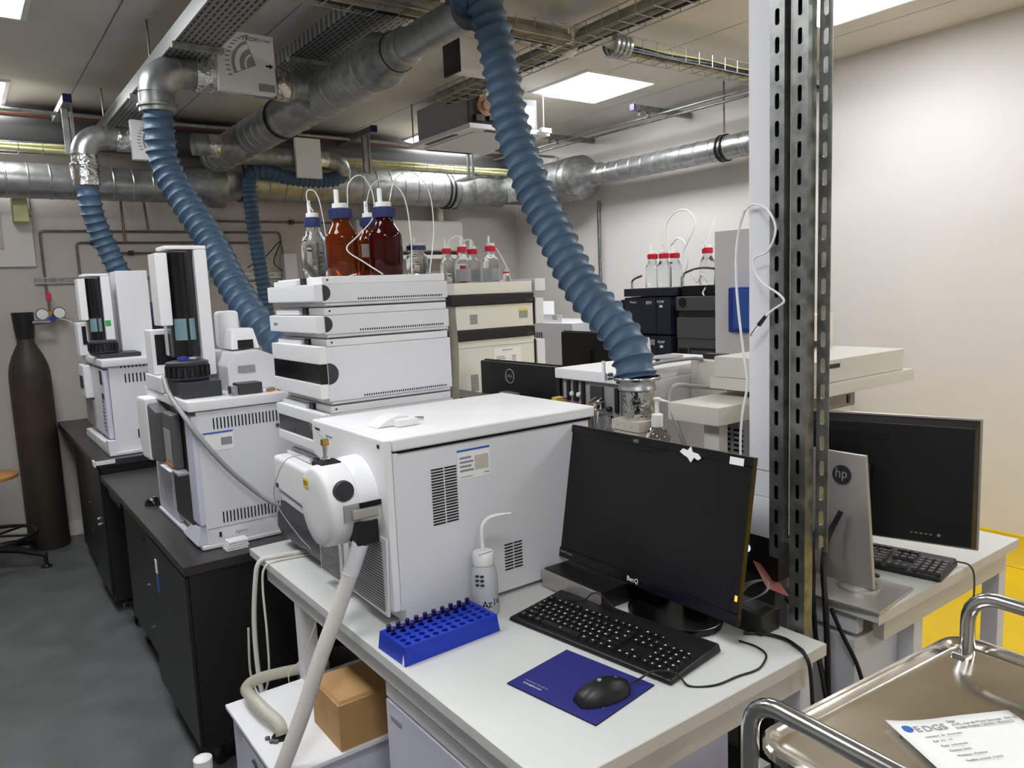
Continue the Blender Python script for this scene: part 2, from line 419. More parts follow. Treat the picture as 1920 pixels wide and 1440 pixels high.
def damper(x0, x1, y, z0, z1, label, letters):
    t = thing('flow_damper', label, 'damper', ((x0 + x1) / 2, y, z0))
    box('case', 'white', t, x0, x1, y, y + .045, z0, z1, .003)
    w = x1 - x0; h = z1 - z0; cx, cz = x0 + w * .66, z0 + h * .47
    def sector(r0, r1, a0, a1, n=14):
        p = [(cx + w * r1 * math.cos(R(a0 + (a1 - a0) * i / n)), cz + w * r1 * math.sin(R(a0 + (a1 - a0) * i / n))) for i in range(n + 1)]
        q = [(cx + w * r0 * math.cos(R(a0 + (a1 - a0) * i / n)), cz + w * r0 * math.sin(R(a0 + (a1 - a0) * i / n))) for i in range(n, -1, -1)]
        return p + q
    mb = MB().prism(sector(.0, .42, 110, 205), 'y', y - .002, y); mb.build('dial', 'gray', t)
    MB().prism(sector(.29, .37, 112, 203), 'y', y - .003, y - .0021).build('dial_ring', 'paper', t)
    MB().prism(sector(.17, .2, 118, 200), 'y', y - .003, y - .0021).build('dial_ring', 'paper', t)
    k = MB()
    for i in range(12): 
        a = R(105 + i * 9); r = w * .5
        k.box(cx + r * math.cos(a) - .009, cx + r * math.cos(a) + .009, y - .0015, y, cz + r * math.sin(a) - .0025, cz + r * math.sin(a) + .0025)
    k.build('scale_marks', 'inkgray', t)
    text_my('lettering', 'ink', t, 'TROX', .026 * w / .25, (x0 + w * .58, y - .001, z1 - h * .1))
    text_my('lettering', 'inkgray', t, 'TECHNIK', .014 * w / .25, (x0 + w * .83, y - .001, z1 - h * .1))
    MB().prism([(x1 - w * .17, cz - .001), (x1 - w * .17, cz + .006), (x1 - w * .10, cz + .006), (x1 - w * .10, cz + .013), (x1 - w * .04, cz + .0025), (x1 - w * .10, cz - .008), (x1 - w * .10, cz - .001)], 'y', y - .002, y).build('arrow', 'violet', t)
    box('rating_plate', 'gray', t, x1 - w * .32, x1 - w * .03, y - .0015, y, z0 + h * .04, z0 + h * .17)
branch(3.56, 2.505, .79, .068, 'galvanised branch duct with large dial box and elbow', -.075)
damper(1.025, 1.275, 3.455, 2.43, 2.68, 'large white airflow dial box on the overhead branch duct', 1)
branch(4.72, 2.43, .655, .062, 'galvanised branch duct with foil wrapped elbow near the back wall', -.16)
damper(.88, 1.10, 4.62, 2.31, 2.52, 'smaller airflow dial box partly behind the blue hose', 1)
t = thing('branch_duct', 'foil wrapped branch duct with rounded end above the stacked instruments', 'duct', (2.0, 5.2, 2.4))
MB().lathe([(.062, 1.6), (.062, 1.85), (.066, 1.86), (.066, 1.9), (.062, 1.91), (.062, 2.02)], (0, 5.2, 2.475), 'x', 24).build('pipe', 'galvd', t)
MB().lathe([(.064, 2.02), (.064, 2.24)], (0, 5.2, 2.475), 'x', 24).build('foil_wrap', 'foil', t)
MB().sweep([Vector((2.22, 5.2, 2.475)), Vector((2.3, 5.2, 2.47)), Vector((2.345, 5.21, 2.445)), Vector((2.36, 5.22, 2.41)), Vector((2.36, 5.225, 2.38))], [.063, .066, .066, .064, .06], 24).build('elbow', 'galvd', t)
box('dial_box', 'white', t, 1.98, 2.16, 5.1, 5.13, 2.335, 2.6, .003)
# blue flexible hoses
def flex(name, label, pts, r, pitch=.044, depth=.011, n=26):
    P = path(pts, 14); S = 8
    q = resample(P, pitch / S)
    rad = [r - depth * math.sin(math.pi * ((i % S) / S)) ** .7 for i in range(len(q))]
    rad[0] = rad[-1] = r * .93
    o = MB().sweep(q, rad, n).build(name, 'hose', None, ang=48)
    return tag(o, label, 'hose')
flex('exhaust_hose', 'big blue corrugated hose hanging in front from the overhead duct', [(MX, 2.36, MZ), (MX + .003, 2.30, MZ + .04), (1.563, 2.235, 2.515), (1.585, 2.215, 2.42), (1.60, 2.19, 2.27), (1.61, 2.154, 2.074), (1.625, 2.09, 1.9), (1.640, 2.005, 1.739), (1.645, 1.858, 1.525), (1.662, 1.72, 1.39), (1.658, 1.655, 1.31), (1.652, 1.63, 1.235)], .0665)
flex('exhaust_hose', 'blue corrugated hose from large dial box down behind the nearer sampler tower', [(.79, 3.56, 2.345), (.79, 3.565, 2.25), (.80, 3.56, 2.11), (.845, 3.49, 1.96), (.905, 3.38, 1.79), (.945, 3.22, 1.58), (.99, 3.10, 1.44), (1.06, 3.02, 1.32)], .066)
flex('exhaust_hose', 'blue corrugated hose from foil elbow down behind the farther sampler tower', [(.655, 4.72, 2.16), (.66, 4.72, 2.1), (.675, 4.74, 2.0), (.72, 4.765, 1.86), (.79, 4.76, 1.67), (.87, 4.73, 1.5), (.945, 4.72, 1.39)], .062)
flex('exhaust_hose', 'thin dark blue hose looping from the foil duct down the back wall', [(2.36, 5.225, 2.39), (2.3, 5.21, 2.355), (2.15, 5.2, 2.335), (1.95, 5.2, 2.345), (1.8, 5.22, 2.385), (1.725, 5.28, 2.37), (1.72, 5.33, 2.25), (1.735, 5.35, 2.05), (1.755, 5.35, 1.78), (1.775, 5.35, 1.55), (1.785, 5.35, 1.4)], .052, .035, .009, 20)
# perforated cable trays
def perf_tray(name, label, x0, x1, y0, y1, z, h, rods):
    t = thing(name, label, 'cable tray', ((x0 + x1) / 2, (y0 + y1) / 2, z))
    box('base_plate', 'perf', t, x0, x1, y0, y1, z, z + .003)
    for x in (x0, x1 - .003): box('side_rail', 'perf', t, x, x + .003, y0, y1, z + .0031, z + h)
    for y in rods:
        MB().cyl((x0 + .01, y, z + .01), (x0 + .01, y, CEIL), .005, n=8).build('hanger_rod', 'strut', t)
    n = int((y1 - y0) / .9)
    for k in range(n): box('bracket', 'galvd', t, x0 - .01, x1 + .01, y0 + .4 + k * .9, y0 + .43 + k * .9, z - .022, z - .001)
perf_tray('perforated_tray', 'long perforated cable tray under the ceiling left of the ducts', .82, 1.0, .2, 5.3, 2.555, .06, (2.5, 3.794, 5.085))
perf_tray('perforated_tray', 'perforated cable tray just above the overhead spiral duct', 1.37, 1.62, 2.2, 4.27, 2.625, .055, (2.7, 3.9))
# wire basket trays
def basket(label, ax, a, b, c0, z, w, h, step, cables, rod_at=()):
    mid = (a + b) / 2
    loc = (mid, c0, z) if ax == 'x' else (c0, mid, z)
    t = thing('wire_basket_tray', label, 'cable tray', loc)
    def P(u, v, zz): return (u, v, zz) if ax == 'x' else (v, u, zz)
    for v, zz in ((c0 - w / 2, z), (c0 + w / 2, z), (c0 - w / 2, z + h), (c0 + w / 2, z + h), (c0, z)):
        MB().cyl(P(a, v, zz), P(b, v, zz), .0025, n=6).build('wire', 'galv', t)
    first = None; u = a + .02
    r0 = MB().sweep([P(u, c0 - w / 2, z + h), P(u, c0 - w / 2, z), P(u, c0 + w / 2, z), P(u, c0 + w / 2, z + h)], .0025, 6).build('rung', 'galv', t)
    k = 1
    while u + k * step < b:
        copy_part(r0, t, (k * step, 0, 0) if ax == 'x' else (0, k * step, 0)); k += 1
    for v, zz, r, m in cables:
        pts = [P(a + (b - a) * i / 10, c0 + v + random.uniform(-.006, .006), z + zz + random.uniform(-.004, .004)) for i in range(11)]
        tube('cable', m, t, pts, r, 8, 3)
    for u in rod_at: 
        MB().cyl(P(u, c0 + w / 2, z + h * .5), P(u, c0 + w / 2, CEIL), .004, n=6).build('hanger_rod', 'strut', t)
yb = [(-.03, .018, .016, 'pvcyellow'), (0, .02, .018, 'pvcyellow'), (.03, .018, .016, 'pvcyellow'), (-.012, .044, .014, 'pvcyellow'), (.02, .046, .012, 'cream')]
basket('wire basket of yellow cables on the back wall left of the dial boxes', 'x', -2.5, .72, 5.3, 2.42, .11, .055, .12, yb)
basket('wire basket of yellow cables on the back wall behind the bottles', 'x', 1.95, 3.95, 5.24, 2.45, .12, .055, .12, yb)
gb = [(-.04, .022, .02, 'cablegrey'), (.0, .02, .018, 'cablegrey'), (.045, .02, .016, 'black'), (.02, .045, .014, 'black'), (-.02, .05, .016, 'cablegrey')]
basket('wire basket tray of grey cables crossing behind the blue hose near the ceiling', 'x', .3, 2.34, 2.72, 2.60, .15, .06, .1, gb)
basket('wire basket tray of grey and black cables running toward the air conditioner', 'y', .4, 4.0, 2.47, 2.63, .16, .06, .1, gb, (1.2, 2.3))
basket('wire basket tray with yellow cable reaching the white post', 'x', 2.62, 4.25, 2.68, 2.60, .13, .06, .1, [(-.03, .02, .018, 'black'), (.02, .022, .018, 'pvcyellow'), (.02, .05, .018, 'pvcyellow')])
t = thing('cable_bundle', 'pale knot of cables and white tape where the wire trays meet', 'cables', (2.45, 2.75, 2.62))
tube('bundle', 'cream', t, [(2.3, 2.73, 2.64), (2.38, 2.75, 2.67), (2.47, 2.8, 2.68), (2.52, 2.9, 2.66)], .045, 12)
tube('bundle', 'cream', t, [(2.35, 2.85, 2.64), (2.43, 2.76, 2.68), (2.55, 2.7, 2.67), (2.64, 2.68, 2.64)], .035, 12)
for k in range(4): MB().lathe([(.05, -.012), (.054, -.008), (.054, .008), (.05, .012)], (2.6 + .028 * k, 2.68, 2.635), 'x', 18, False, False).build('clip', 'galv', t)
# ------------------------------------------------------------------ ceiling air conditioner
t = thing('air_conditioner', 'ceiling cassette air conditioner with open side and white grille panel', 'air conditioner', (2.9, 4.3, 2.48))
box('body', 'gray', t, 2.635, 3.16, 3.98, 4.58, 2.525, 2.73, .004)
box('bare_side_frame', 'dgray', t, 2.64, 3.16, 3.955, 3.975, 2.53, 2.72, .003)
MB().lathe([(.06, 0), (.06, -.03), (.03, -.035), (.03, -.045)], (2.74, 3.95, 2.635), 'y', 20).build('motor', 'brown', t)
MB().box(2.66, 2.72, 3.915, 3.95, 2.54, 2.58).box(2.76, 2.84, 3.92, 3.95, 2.55, 2.6).build('connectors', 'black', t, .003)
box('insulation', 'white', t, 2.83, 3.12, 3.925, 3.95, 2.54, 2.67, .006)
for k in range(3): tube('wire', 'pvcyellow', t, [(2.70, 3.93, 2.69 - k * .008), (2.77, 3.925, 2.705 - k * .01), (2.86, 3.925, 2.695 - k * .012)], .008, 8)
p = MB().box(2.60, 3.22, 3.90, 4.66, 2.49, 2.522).build('grille_panel', 'white', t, .008)
MB().box(2.68, 3.14, 3.98, 4.58, 2.482, 2.4895).build('intake_plate', 'white2', t, .003)
for (x0, x1, y0, y1) in ((2.615, 2.645, 4.1, 4.46), (3.175, 3.205, 4.1, 4.46), (2.73, 3.09, 3.915, 3.945), (2.73, 3.09, 4.615, 4.645)):
    box('air_slot', 'black', t, x0, x1, y0, y1, 2.486, 2.4895)
for x, y in ((2.62, 4.62), (3.2, 3.94)): MB().cyl((x, y, 2.53), (x, y, CEIL), .005, n=8).build('hanger_rod', 'strut', t)
MB().cyl((2.58, 3.70, 2.65), (2.96, 3.66, 2.65), .02, n=16).build('insulated_pipe', 'ptfe', t)
MB().box(3.12, 3.2, 3.86, 3.895, 2.5, 2.53).build('drain_box', 'white', t, .003)
t = thing('ceiling_box', 'white metal box under the ceiling behind the big blue hose', 'box', (2.25, 3.4, 2.63))
box('case', 'white2', t, 2.165, 2.4, 3.3, 3.43, 2.63, CEIL - .0005, .003)
box('dark_side_plate', 'black', t, 2.15, 2.1645, 3.3, 3.44, 2.61, CEIL - .0005)  # black plate makes the left side of the box dark
# ------------------------------------------------------------------ pipes under the ceiling
def strut_bracket(label, x0, x1, y, z):
    t = thing('strut_bracket', label, 'bracket', ((x0 + x1) / 2, y, z))
    box('channel', 'strut', t, x0, x1, y, y + .035, z, z + .035)
    box('end_cap', 'violet', t, x0 - .012, x0 - .0005, y - .002, y + .037, z - .002, z + .037)
    for k in (.06, .14): MB().lathe([(.012, 0), (.012, -.03)], (x0 + k, y + .017, z - .002), 'z', 10).build('pipe_clip', 'dgray', t)
strut_bracket('channel bracket with violet cap on ceiling pipes right of the light', 3.75, 4.31, 3.66, 2.66)
strut_bracket('channel bracket with violet cap beside the air conditioner panel', 3.79, 4.31, 4.66, 2.66)
def strut_bracket_y(label, x, y0, y1, z):
    t = thing('strut_bracket', label, 'bracket', (x, (y0 + y1) / 2, z))
    box('channel', 'strut', t, x, x + .04, y0, y1, z, z + .04)
    box('end_cap', 'violet', t, x - .002, x + .042, y0 - .012, y0 - .0005, z - .002, z + .042)
    box('drop_channel', 'galv', t, x + .005, x + .035, y0 + .14, y0 + .17, z - .25, z - .001)
    box('drop_channel', 'galv', t, x + .045, x + .06, y0 + .14, y0 + .17, z - .25, z + .02)
strut_bracket_y('violet capped ceiling bracket above the left cable basket', .60, 4.85, 5.4, 2.63)
strut_bracket_y('violet capped ceiling bracket left of the air conditioner', 2.41, 4.82, 5.4, 2.62)
for x, z, lb in ((3.93, 2.64, 'thin ceiling pipe nearer the light along the right wall'), (4.02, 2.63, 'thin ceiling pipe nearer the wall along the right wall')):
    tag(MB().cyl((x, 2.65, z), (x, 5.7, z), .008, n=10).build('ceiling_pipe', 'strut'), lb, 'pipe')
for y, z, r, m, lb in ((5.16, 2.63, .011, 'galv', 'thin steel pipe under the ceiling in front of the back wall'), (5.47, 2.68, .022, 'redpipe', 'red brown pipe under the ceiling along the back wall'),
                       (5.655, 2.635, .12, 'dgray', 'thick grey lagged pipe along the top of the back wall')):
    tag(MB().cyl((-2.6, y, z), (4.3, y, z), r, n=12).build('ceiling_pipe', m), lb, 'pipe')
t = thing('channel_hanger', 'steel channel hanger holding the basket of yellow cables on the right', 'hanger', (3.42, 5.2, 2.38))
MB().box(3.40, 3.42, 5.15, 5.17, 2.42, 2.60).box(3.44, 3.46, 5.15, 5.17, 2.42, 2.60).build('channel', 'galv', t)
box('arm', 'galv', t, 3.38, 3.48, 5.14, 5.34, 2.405, 2.419)
MB().cyl((3.43, 5.2, 2.58), (3.43, 5.2, CEIL), .006, n=8).build('rod', 'strut', t)
# ------------------------------------------------------------------ gas pipes on the back wall
yw = 5.762
def gas_pipe(label, pts, r=.0075, clips=(), m='copper'):
    t = thing('gas_pipe', label, 'pipe', pts[0])
    q = [Vector(p) for p in pts]; out = [q[0]]
    for a, b, c in zip(q, q[1:], q[2:]):
        d0 = (a - b).normalized() * .02; d1 = (c - b).normalized() * .02
        out += [b + d0, b + d0 * .3 + d1 * .3, b + d1]
    out.append(q[-1])
    MB().sweep(out, r, 8).build('pipe', m, t, ang=60)
    for x, z in clips:
        box('clip', 'black', t, x - .016, x + .016, yw - .022, yw + .017, z - .016, z + .016, .003)
gas_pipe('outer copper pipe frame on the back wall above the cylinder', [(.50, yw, 1.62), (.50, yw, 2.017), (2.065, yw, 2.021), (2.085, yw, 1.72)], clips=((1.55, 2.019),))
gas_pipe('second copper pipe frame on the back wall behind the left hose', [(.70, yw, 1.62), (.70, yw, 1.943), (1.83, yw, 1.945)], clips=((.80, 1.943), (1.56, 1.944)))
gas_pipe('short copper pipe frame on the back wall beside the sampler tower', [(.915, yw, 1.6), (.915, yw, 1.873), (1.68, yw, 1.871), (1.70, yw, 1.70), (1.72, yw, 1.5)], clips=((1.02, 1.873), (1.565, 1.871)))
gas_pipe('upper copper pipe on the back wall above the hoses', [(1.42, yw, 2.25), (1.42, yw, 2.097), (2.55, yw, 2.1)], clips=((1.545, 2.097), (2.16, 2.1)))
gas_pipe('copper drop pipe from the duct to the second wall pipe', [(.985, yw - .02, 2.25), (.985, yw - .02, 1.945)], .008)
gas_pipe('copper drop pipe from the duct to the outer wall pipe', [(1.125, yw - .02, 2.25), (1.14, yw - .02, 2.03)], .008)
gas_pipe('steel conduit dropping from the duct on the right wall', [(4.295, 4.62, 2.2), (4.295, 4.62, .8)], .014, m='strut')
t = thing('wall_rail', 'slotted steel rail on the back wall behind the samplers', 'rail', (1.25, 5.76, 1.69))
box('rail', 'strut', t, .44, 2.06, 5.758, 5.779, 1.68, 1.722)
MB().box(.44, 2.06, 5.752, 5.757, 1.715, 1.722).box(.44, 2.06, 5.752, 5.757, 1.68, 1.687).build('rail_lip', 'galv', t)
tag(MB().box(2.06, 2.16, 5.70, 5.779, 1.35, 1.86).build('wall_trunking', 'white2', None, .004), 'white vertical cable trunking on the back wall behind the stack', 'trunking')
tag(tube('loose_wire', 'black', None, [(1.78, 5.7, 1.76), (1.92, 5.7, 1.84), (2.04, 5.7, 1.95), (1.98, 5.7, 1.80), (2.04, 5.7, 1.73)], .004, 6), 'thin black wires looping beside the white wall trunking', 'wire')
tag(tube('loose_wire', 'dgray', None, [(1.70, 5.775, 1.62), (1.80, 5.774, 1.66), (1.93, 5.774, 1.65), (2.0, 5.775, 1.60)], .004, 6), 'thin grey wire under the slotted wall rail', 'wire')
t = thing('wall_air_conditioner', 'long white wall air conditioner partly behind the bottles', 'air conditioner', (3.3, 5.7, 1.78))
box('case', 'wall_white', t, 2.62, 3.62, 5.60, 5.775, 1.86, 2.12, .03, seg=4)
box('outlet', 'black', t, 2.68, 3.56, 5.598, 5.70, 1.835, 1.859)
box('flap', 'white', t, 2.66, 3.58, 5.58, 5.62, 1.80, 1.834, .006)
t = thing('wall_conduit', 'beige pipe bend coming down from the wide duct to the wall', 'pipe', (3.5, 5.6, 2.1))
MB().sweep(path([(3.42, 5.66, 2.24), (3.42, 5.66, 2.12), (3.40, 5.66, 2.04), (3.32, 5.66, 1.99), (3.2, 5.66, 1.985)], 6), .035, 14).build('pipe', 'card2', t)
# ------------------------------------------------------------------ gas cylinder and regulator
t = thing('gas_cylinder', 'tall rusty dark gas cylinder standing by the back wall', 'gas cylinder', (.345, 5.62, 0))
cc = (.345, 5.62, 0)
MB().lathe([(.108, 0), (.115, .015), (.115, .55)], cc, 'z', 32, True, False).build('lower_body', 'cylbody', t)
MB().lathe([(.115, .5501), (.115, 1.08)], cc, 'z', 32, False, False).build('rust_band', 'rust', t)
MB().lathe([(.115, 1.0801), (.113, 1.13), (.104, 1.18), (.086, 1.235), (.062, 1.285), (.05, 1.31), (.046, 1.34)], cc, 'z', 32, False, True).build('shoulder', 'cylbody', t)
MB().lathe([(.05, 1.341), (.052, 1.37), (.056, 1.40), (.061, 1.49), (.062, 1.505)], cc, 'z', 24).build('valve_guard', 'black', t)
MB().lathe([(.016, 0), (.016, .10)], (.39, 5.6, 1.44), 'x', 12).build('outlet', 'chrome', t)
t = thing('gas_regulator', 'gas regulator with two dial gauges and blue knob on the wall', 'regulator', (.51, 5.70, 1.4))
MB().lathe([(.018, -.03), (.024, -.01), (.024, .03)], (.50, 5.70, 1.475), 'z', 14).build('body', 'brass', t)
for x, z in ((.455, 1.487), (.55, 1.492)):
    MB().lathe([(.036, 0), (.038, -.004), (.038, -.022), (.034, -.026)], (x, 5.70, z), 'y', 20).build('gauge', 'steel', t)
    MB().lathe([(.031, -.0262), (.031, -.028)], (x, 5.70, z), 'y', 20).build('gauge_face', 'paper', t)
MB().lathe([(.022, 0), (.024, -.01), (.02, -.03)], (.50, 5.668, 1.455), 'y', 14).build('knob', 'bluewin', t)
MB().cyl((.50, 5.70, 1.505), (.50, 5.72, 1.63), .008, n=8).build('riser', 'copper', t)
MB().box(.488, .518, 5.70, 5.73, 1.57, 1.62).build('valve_lever', 'redplug', t, .004)
tag(tube('gas_hose', 'tubeclear', None, [(.54, 5.69, 1.46), (.60, 5.6, 1.43), (.65, 5.5, 1.37), (.66, 5.4, 1.25), (.62, 5.2, 1.2)], .005, 8), 'thin clear gas line from the regulator to the far analyser', 'hose')
# ------------------------------------------------------------------ stool
t = thing('lab_stool', 'lab stool with round wooden seat and black five star foot', 'stool', (.02, 5.3, 0))
sx, sy = .04, 5.32
MB().lathe([(.16, .545), (.17, .55), (.17, .565), (.16, .572)], (sx, sy, 0), 'z', 32).build('seat', 'wood', t)
MB().lathe([(.028, .1), (.028, .36), (.014, .36), (.014, .544)], (sx, sy, 0), 'z', 16).build('column', 'black', t)
MB().sweep([Vector((sx + .23 * math.cos(2 * math.pi * i / 32), sy + .23 * math.sin(2 * math.pi * i / 32), .20)) for i in range(33)], .011, 8, False).build('foot_ring', 'black', t)
for k in range(5):
    a = R(-30 + 72 * k); d = Vector((math.cos(a), math.sin(a), 0)); c = Vector((sx, sy, 0))
    MB().sweep([c + d * .02 + Vector((0, 0, .13)), c + d * .14 + Vector((0, 0, .115)), c + d * .29 + Vector((0, 0, .075))], [.026, .022, .016], 8).build('leg', 'black', t)
    MB().lathe([(.03, 0), (.03, .008), (.012, .02), (.012, .07)], c + d * .285, 'z', 14).build('glide', 'black', t)
    MB().cyl(c + d * .03 + Vector((0, 0, .205)), c + d * .225 + Vector((0, 0, .2)), .007, n=6).build('ring_spoke', 'black', t)
# ------------------------------------------------------------------ black benches
def caster(t, x, y):
    c = MB().lathe([(.04, -.014), (.043, -.01), (.043, .01), (.04, .014)], (x, y, .043), 'x', 20).build('caster', 'black', t)
    MB().box(x - .022, x + .022, y - .028, y + .028, .083, .094).box(x - .05, x - .022, y - .02, y + .02, .088, .1).build('brake', 'chrome', c)
    MB().lathe([(.018, -.015), (.018, .015)], (x, y, .043), 'x', 12).build('hub', 'steel', c)
t = thing('black_bench', 'nearer black laboratory bench on castors carrying the nearer analyser', 'bench', (.8, 3.2, 0))
box('worktop', 'benchtop', t, .485, 1.21, 2.42, 4.06, .69, .72, .003)
box('near_cabinet', 'bench', t, .50, 1.19, 2.435, 3.05, .10, .689, .002)
box('door', 'bench', t, .488, .4995, 2.44, 3.02, .11, .68, .002)
box('far_cabinet', 'bench', t, .53, 1.19, 3.06, 3.72, .10, .689, .002)
box('door', 'bench', t, .517, .529, 3.08, 3.70, .13, .66, .002)
box('rail', 'bench', t, .51, 1.19, 3.73, 4.04, .62, .689)
box('back_panel', 'bench', t, .62, 1.19, 3.73, 4.04, .10, .619)
for z in (.57, .38, .20):
    box('hinge', 'steel', t, .5145, .5165, 3.12, 3.135, z, z + .035)
    MB().lathe([(.006, 0), (.006, -.006)], (.517, 3.24, z + .03), 'x', 8).build('screw', 'steel', t)
box('lock_sticker', 'labelblue', t, .4862, .4878, 2.86, 2.89, .50, .56)
box('lock_plate', 'paper', t, .4862, .4878, 2.865, 2.895, .57, .62)
for y in (2.52, 2.98, 3.66, 3.95): caster(t, .56, y)
for y in (2.52, 3.95): caster(t, 1.12, y)
t = thing('black_bench', 'farther black laboratory bench against the back wall', 'bench', (.8, 4.9, 0))
box('worktop', 'benchtop', t, .475, 1.25, 4.10, 5.765, .75, .78, .003)
box('cabinet', 'bench', t, .50, 1.22, 4.12, 4.62, .06, .749, .002)
box('door', 'bench', t, .488, .4995, 4.14, 4.60, .08, .73, .002)
box('cabinet', 'bench', t, .52, 1.22, 4.64, 5.3, .06, .749, .002)
box('door', 'bench', t, .507, .5195, 4.66, 5.28, .08, .71, .002)
box('rear_panel', 'bench', t, .80, 1.22, 5.31, 5.75, .06, .749)
MB().box(.476, .56, 4.092, 4.0995, .762, .781).box(.4675, .4745, 4.095, 4.16, .755, .781).build('edge_trim', 'white2', t)
for y, z in ((4.3, .45), (4.3, .42), (4.75, .44), (4.75, .28)): MB().lathe([(.007, 0), (.007, -.008)], (.4875 if y < 4.6 else .5065, y, z), 'x', 8).build('screw', 'steel', t)
for x, y in ((.56, 4.2), (.56, 5.2), (1.15, 4.2), (1.15, 5.2)): MB().lathe([(.02, 0), (.02, .06)], (x, y, 0), 'z', 12).build('foot', 'black', t)
# ------------------------------------------------------------------ gas chromatographs
def vent(t, m, n, x0, dx, y, z0, z1, dz=0):
    s0 = MB().box(x0, x0 + dx * .34, y - .0012, y, z0, z1).build('vent_slot', m, t)
    for k in range(1, n): copy_part(s0, t, (dx * k, 0, dz * k))
def tower(t, y, X, z0, zs, zw, z1):
    # tall white sampler shell with a smoked bulging window toward the aisle end; X = shell, window left, window right, shell right
    xa, xb, xc, xd = X
    box('tower_side', 'white', t, xa, xb, y + .004, y + .11, zs, z1 - .012, .005)
    box('tower_side', 'white', t, xc, xd, y, y + .11, z0, z1 - .002, .005)
    box('tower_cap', 'white', t, xb - .012, xd, y + .002, y + .115, z1 - .0015, z1 + .012, .005)
    box('tower_back', 'white2', t, xb, xd - .004, y + .1105, y + .17, zw, z1 - .006, .006)
    c = ((xb + xc) / 2, y + .05); r = (xc - xb) / 2 + .012
    pts = [(c[0] + (xc - xb) / 2 * math.sin(R(q)), c[1] - .062 * math.cos(R(q))) for q in range(-90, 91, 9)]
    w = MB().prism(pts + [(xc, y + .109), (xb, y + .109)], 'z', zw, z1 - .012).build('window', 'blackgloss', t)
    zz = zw + (z1 - zw) * .16
    def strip(q0, q1, k, za, zb, nm, m):
        f = [(c[0] + ((xc - xb) / 2 + k) * math.sin(R(q)), c[1] - (.062 + k) * math.cos(R(q))) for q in range(q0, q1 + 1, 6)]
        g = [(c[0] + ((xc - xb) / 2 - .002) * math.sin(R(q)), c[1] - .060 * math.cos(R(q))) for q in range(q1, q0 - 1, -6)]
        MB().prism(f + g, 'z', za, zb).build(nm, m, t)
    strip(-60, 36, .0006, zz, zz + (z1 - zw) * .2, 'painted_light_strip', 'window_light_paint')  # pale strip paints the light showing in the dark window
    strip(-6, 6, .0012, zw + .01, zz + (z1 - zw) * .24, 'plunger', 'black')
def carousel(t, x, y, z, r):
    MB().lathe([(r * .93, 0), (r, .006), (r, .012), (r * .9, .014), (r * .9, .05), (r, .052), (r, .062), (r * .85, .066)], (x, y, z), 'z', 30).build('carousel', 'char', t)
    k0 = None
    for k in range(18):
        a = 2 * math.pi * k / 18; c = (x + r * .96 * math.cos(a), y + r * .96 * math.sin(a))
        MB().lathe([(.0065, .014), (.0065, .05)], (c[0], c[1], z), 'z', 8).build('vial_slot', 'black', t)
t = thing('gas_chromatograph', 'nearer white gas chromatograph on the black bench with tall sampler', 'chromatograph', (.8, 2.85, .72))
box('body', 'white2', t, .60, 1.10, 2.55, 3.18, .735, 1.178, .004)
box('side_panel', 'white2', t, .59, 1.10, 2.54, 2.5495, .735, 1.176, .002)
box('corner_column', 'lilac', t, .572, .599, 2.54, 2.635, .80, 1.165, .01)
box('base_skirt', 'white2', t, .572, 1.10, 2.535, 3.19, .722, .7345, .003)
MB().hexa([(.56, 2.55, .735), (.598, 2.55, .735), (.598, 2.75, .735), (.56, 2.75, .735)], [(.575, 2.55, .80), (.598, 2.55, .80), (.598, 2.68, .78), (.575, 2.68, .78)]).build('front_skirt', 'lilac', t, .004)
box('lattice_panel', 'lilac', t, .578, .5995, 2.88, 3.19, .736, .965, .004)
lp = MB()
for i in range(22):
    for j in range(5): lp.box(.5768, .578, 2.95 + j * .045, 2.975 + j * .045, .775 + i * .0085, .779 + i * .0085)
lp.build('lattice', 'gray', t)
box('charcoal_panel', 'char', t, .574, .5995, 2.636, 2.878, .78, .958, .004)
box('black_panel', 'black', t, .578, .5995, 2.636, 2.74, .965, 1.165, .003)
box('touch_panel', 'dgray', t, .545, .577, 2.70, 2.835, .968, 1.155, .008)
box('touch_screen', 'gray', t, .5435, .5448, 2.72, 2.82, .99, 1.10, .001)
box('amber_strip', 'wood', t, .5435, .5448, 2.72, 2.82, .972, .989)
MB().prism([(3.0, .96), (2.87, .97), (2.86, 1.15), (3.0, 1.17)], 'x', .53, .577).build('curved_panel', 'dgray', t, .012)
MB().prism([(3.0, .955), (3.0, 1.185), (3.17, 1.18), (3.17, 1.0), (3.13, .95)], 'x', .525, .58).build('white_door', 'white', t, .012)
box('tray_ledge', 'gray', t, .54, .577, 2.64, 2.85, .957, .967, .003)
MB().box(.53, .576, 2.72, 2.79, .958, .964).box(.53, .576, 2.80, 2.86, .958, .964).build('vial_tray', 'white2', t, .002)
box('top_cover', 'white', t, .565, 1.105, 2.532, 3.2, 1.179, 1.212, .006)
vent(t, 'hole', 21, .640, .0115, 2.5398, 1.115, 1.152)
vent(t, 'hole', 21, .645, .0115, 2.5398, .80, .838)
MB().lathe([(.007, 0), (.007, -.002)], (.85, 2.5398, 1.10), 'y', 12).build('screw', 'dgray', t)
box('panel_seam', 'gray', t, .592, 1.1, 2.5393, 2.5399, .787, .789)
box('rating_label', 'paper', t, .61, .70, 2.5388, 2.5398, 1.045, 1.10)
box('label_stripe', 'labelblue', t, .605, .70, 2.538, 2.5387, 1.101, 1.106)
box('label_print', 'inkgray', t, .66, .695, 2.538, 2.5387, 1.06, 1.085)
text_my('lettering', 'inkgray', t, 'Agilent', .014, (.70, 2.5395, .762))
box('port', 'black', t, .628, .636, 2.5385, 2.5398, .755, .772)
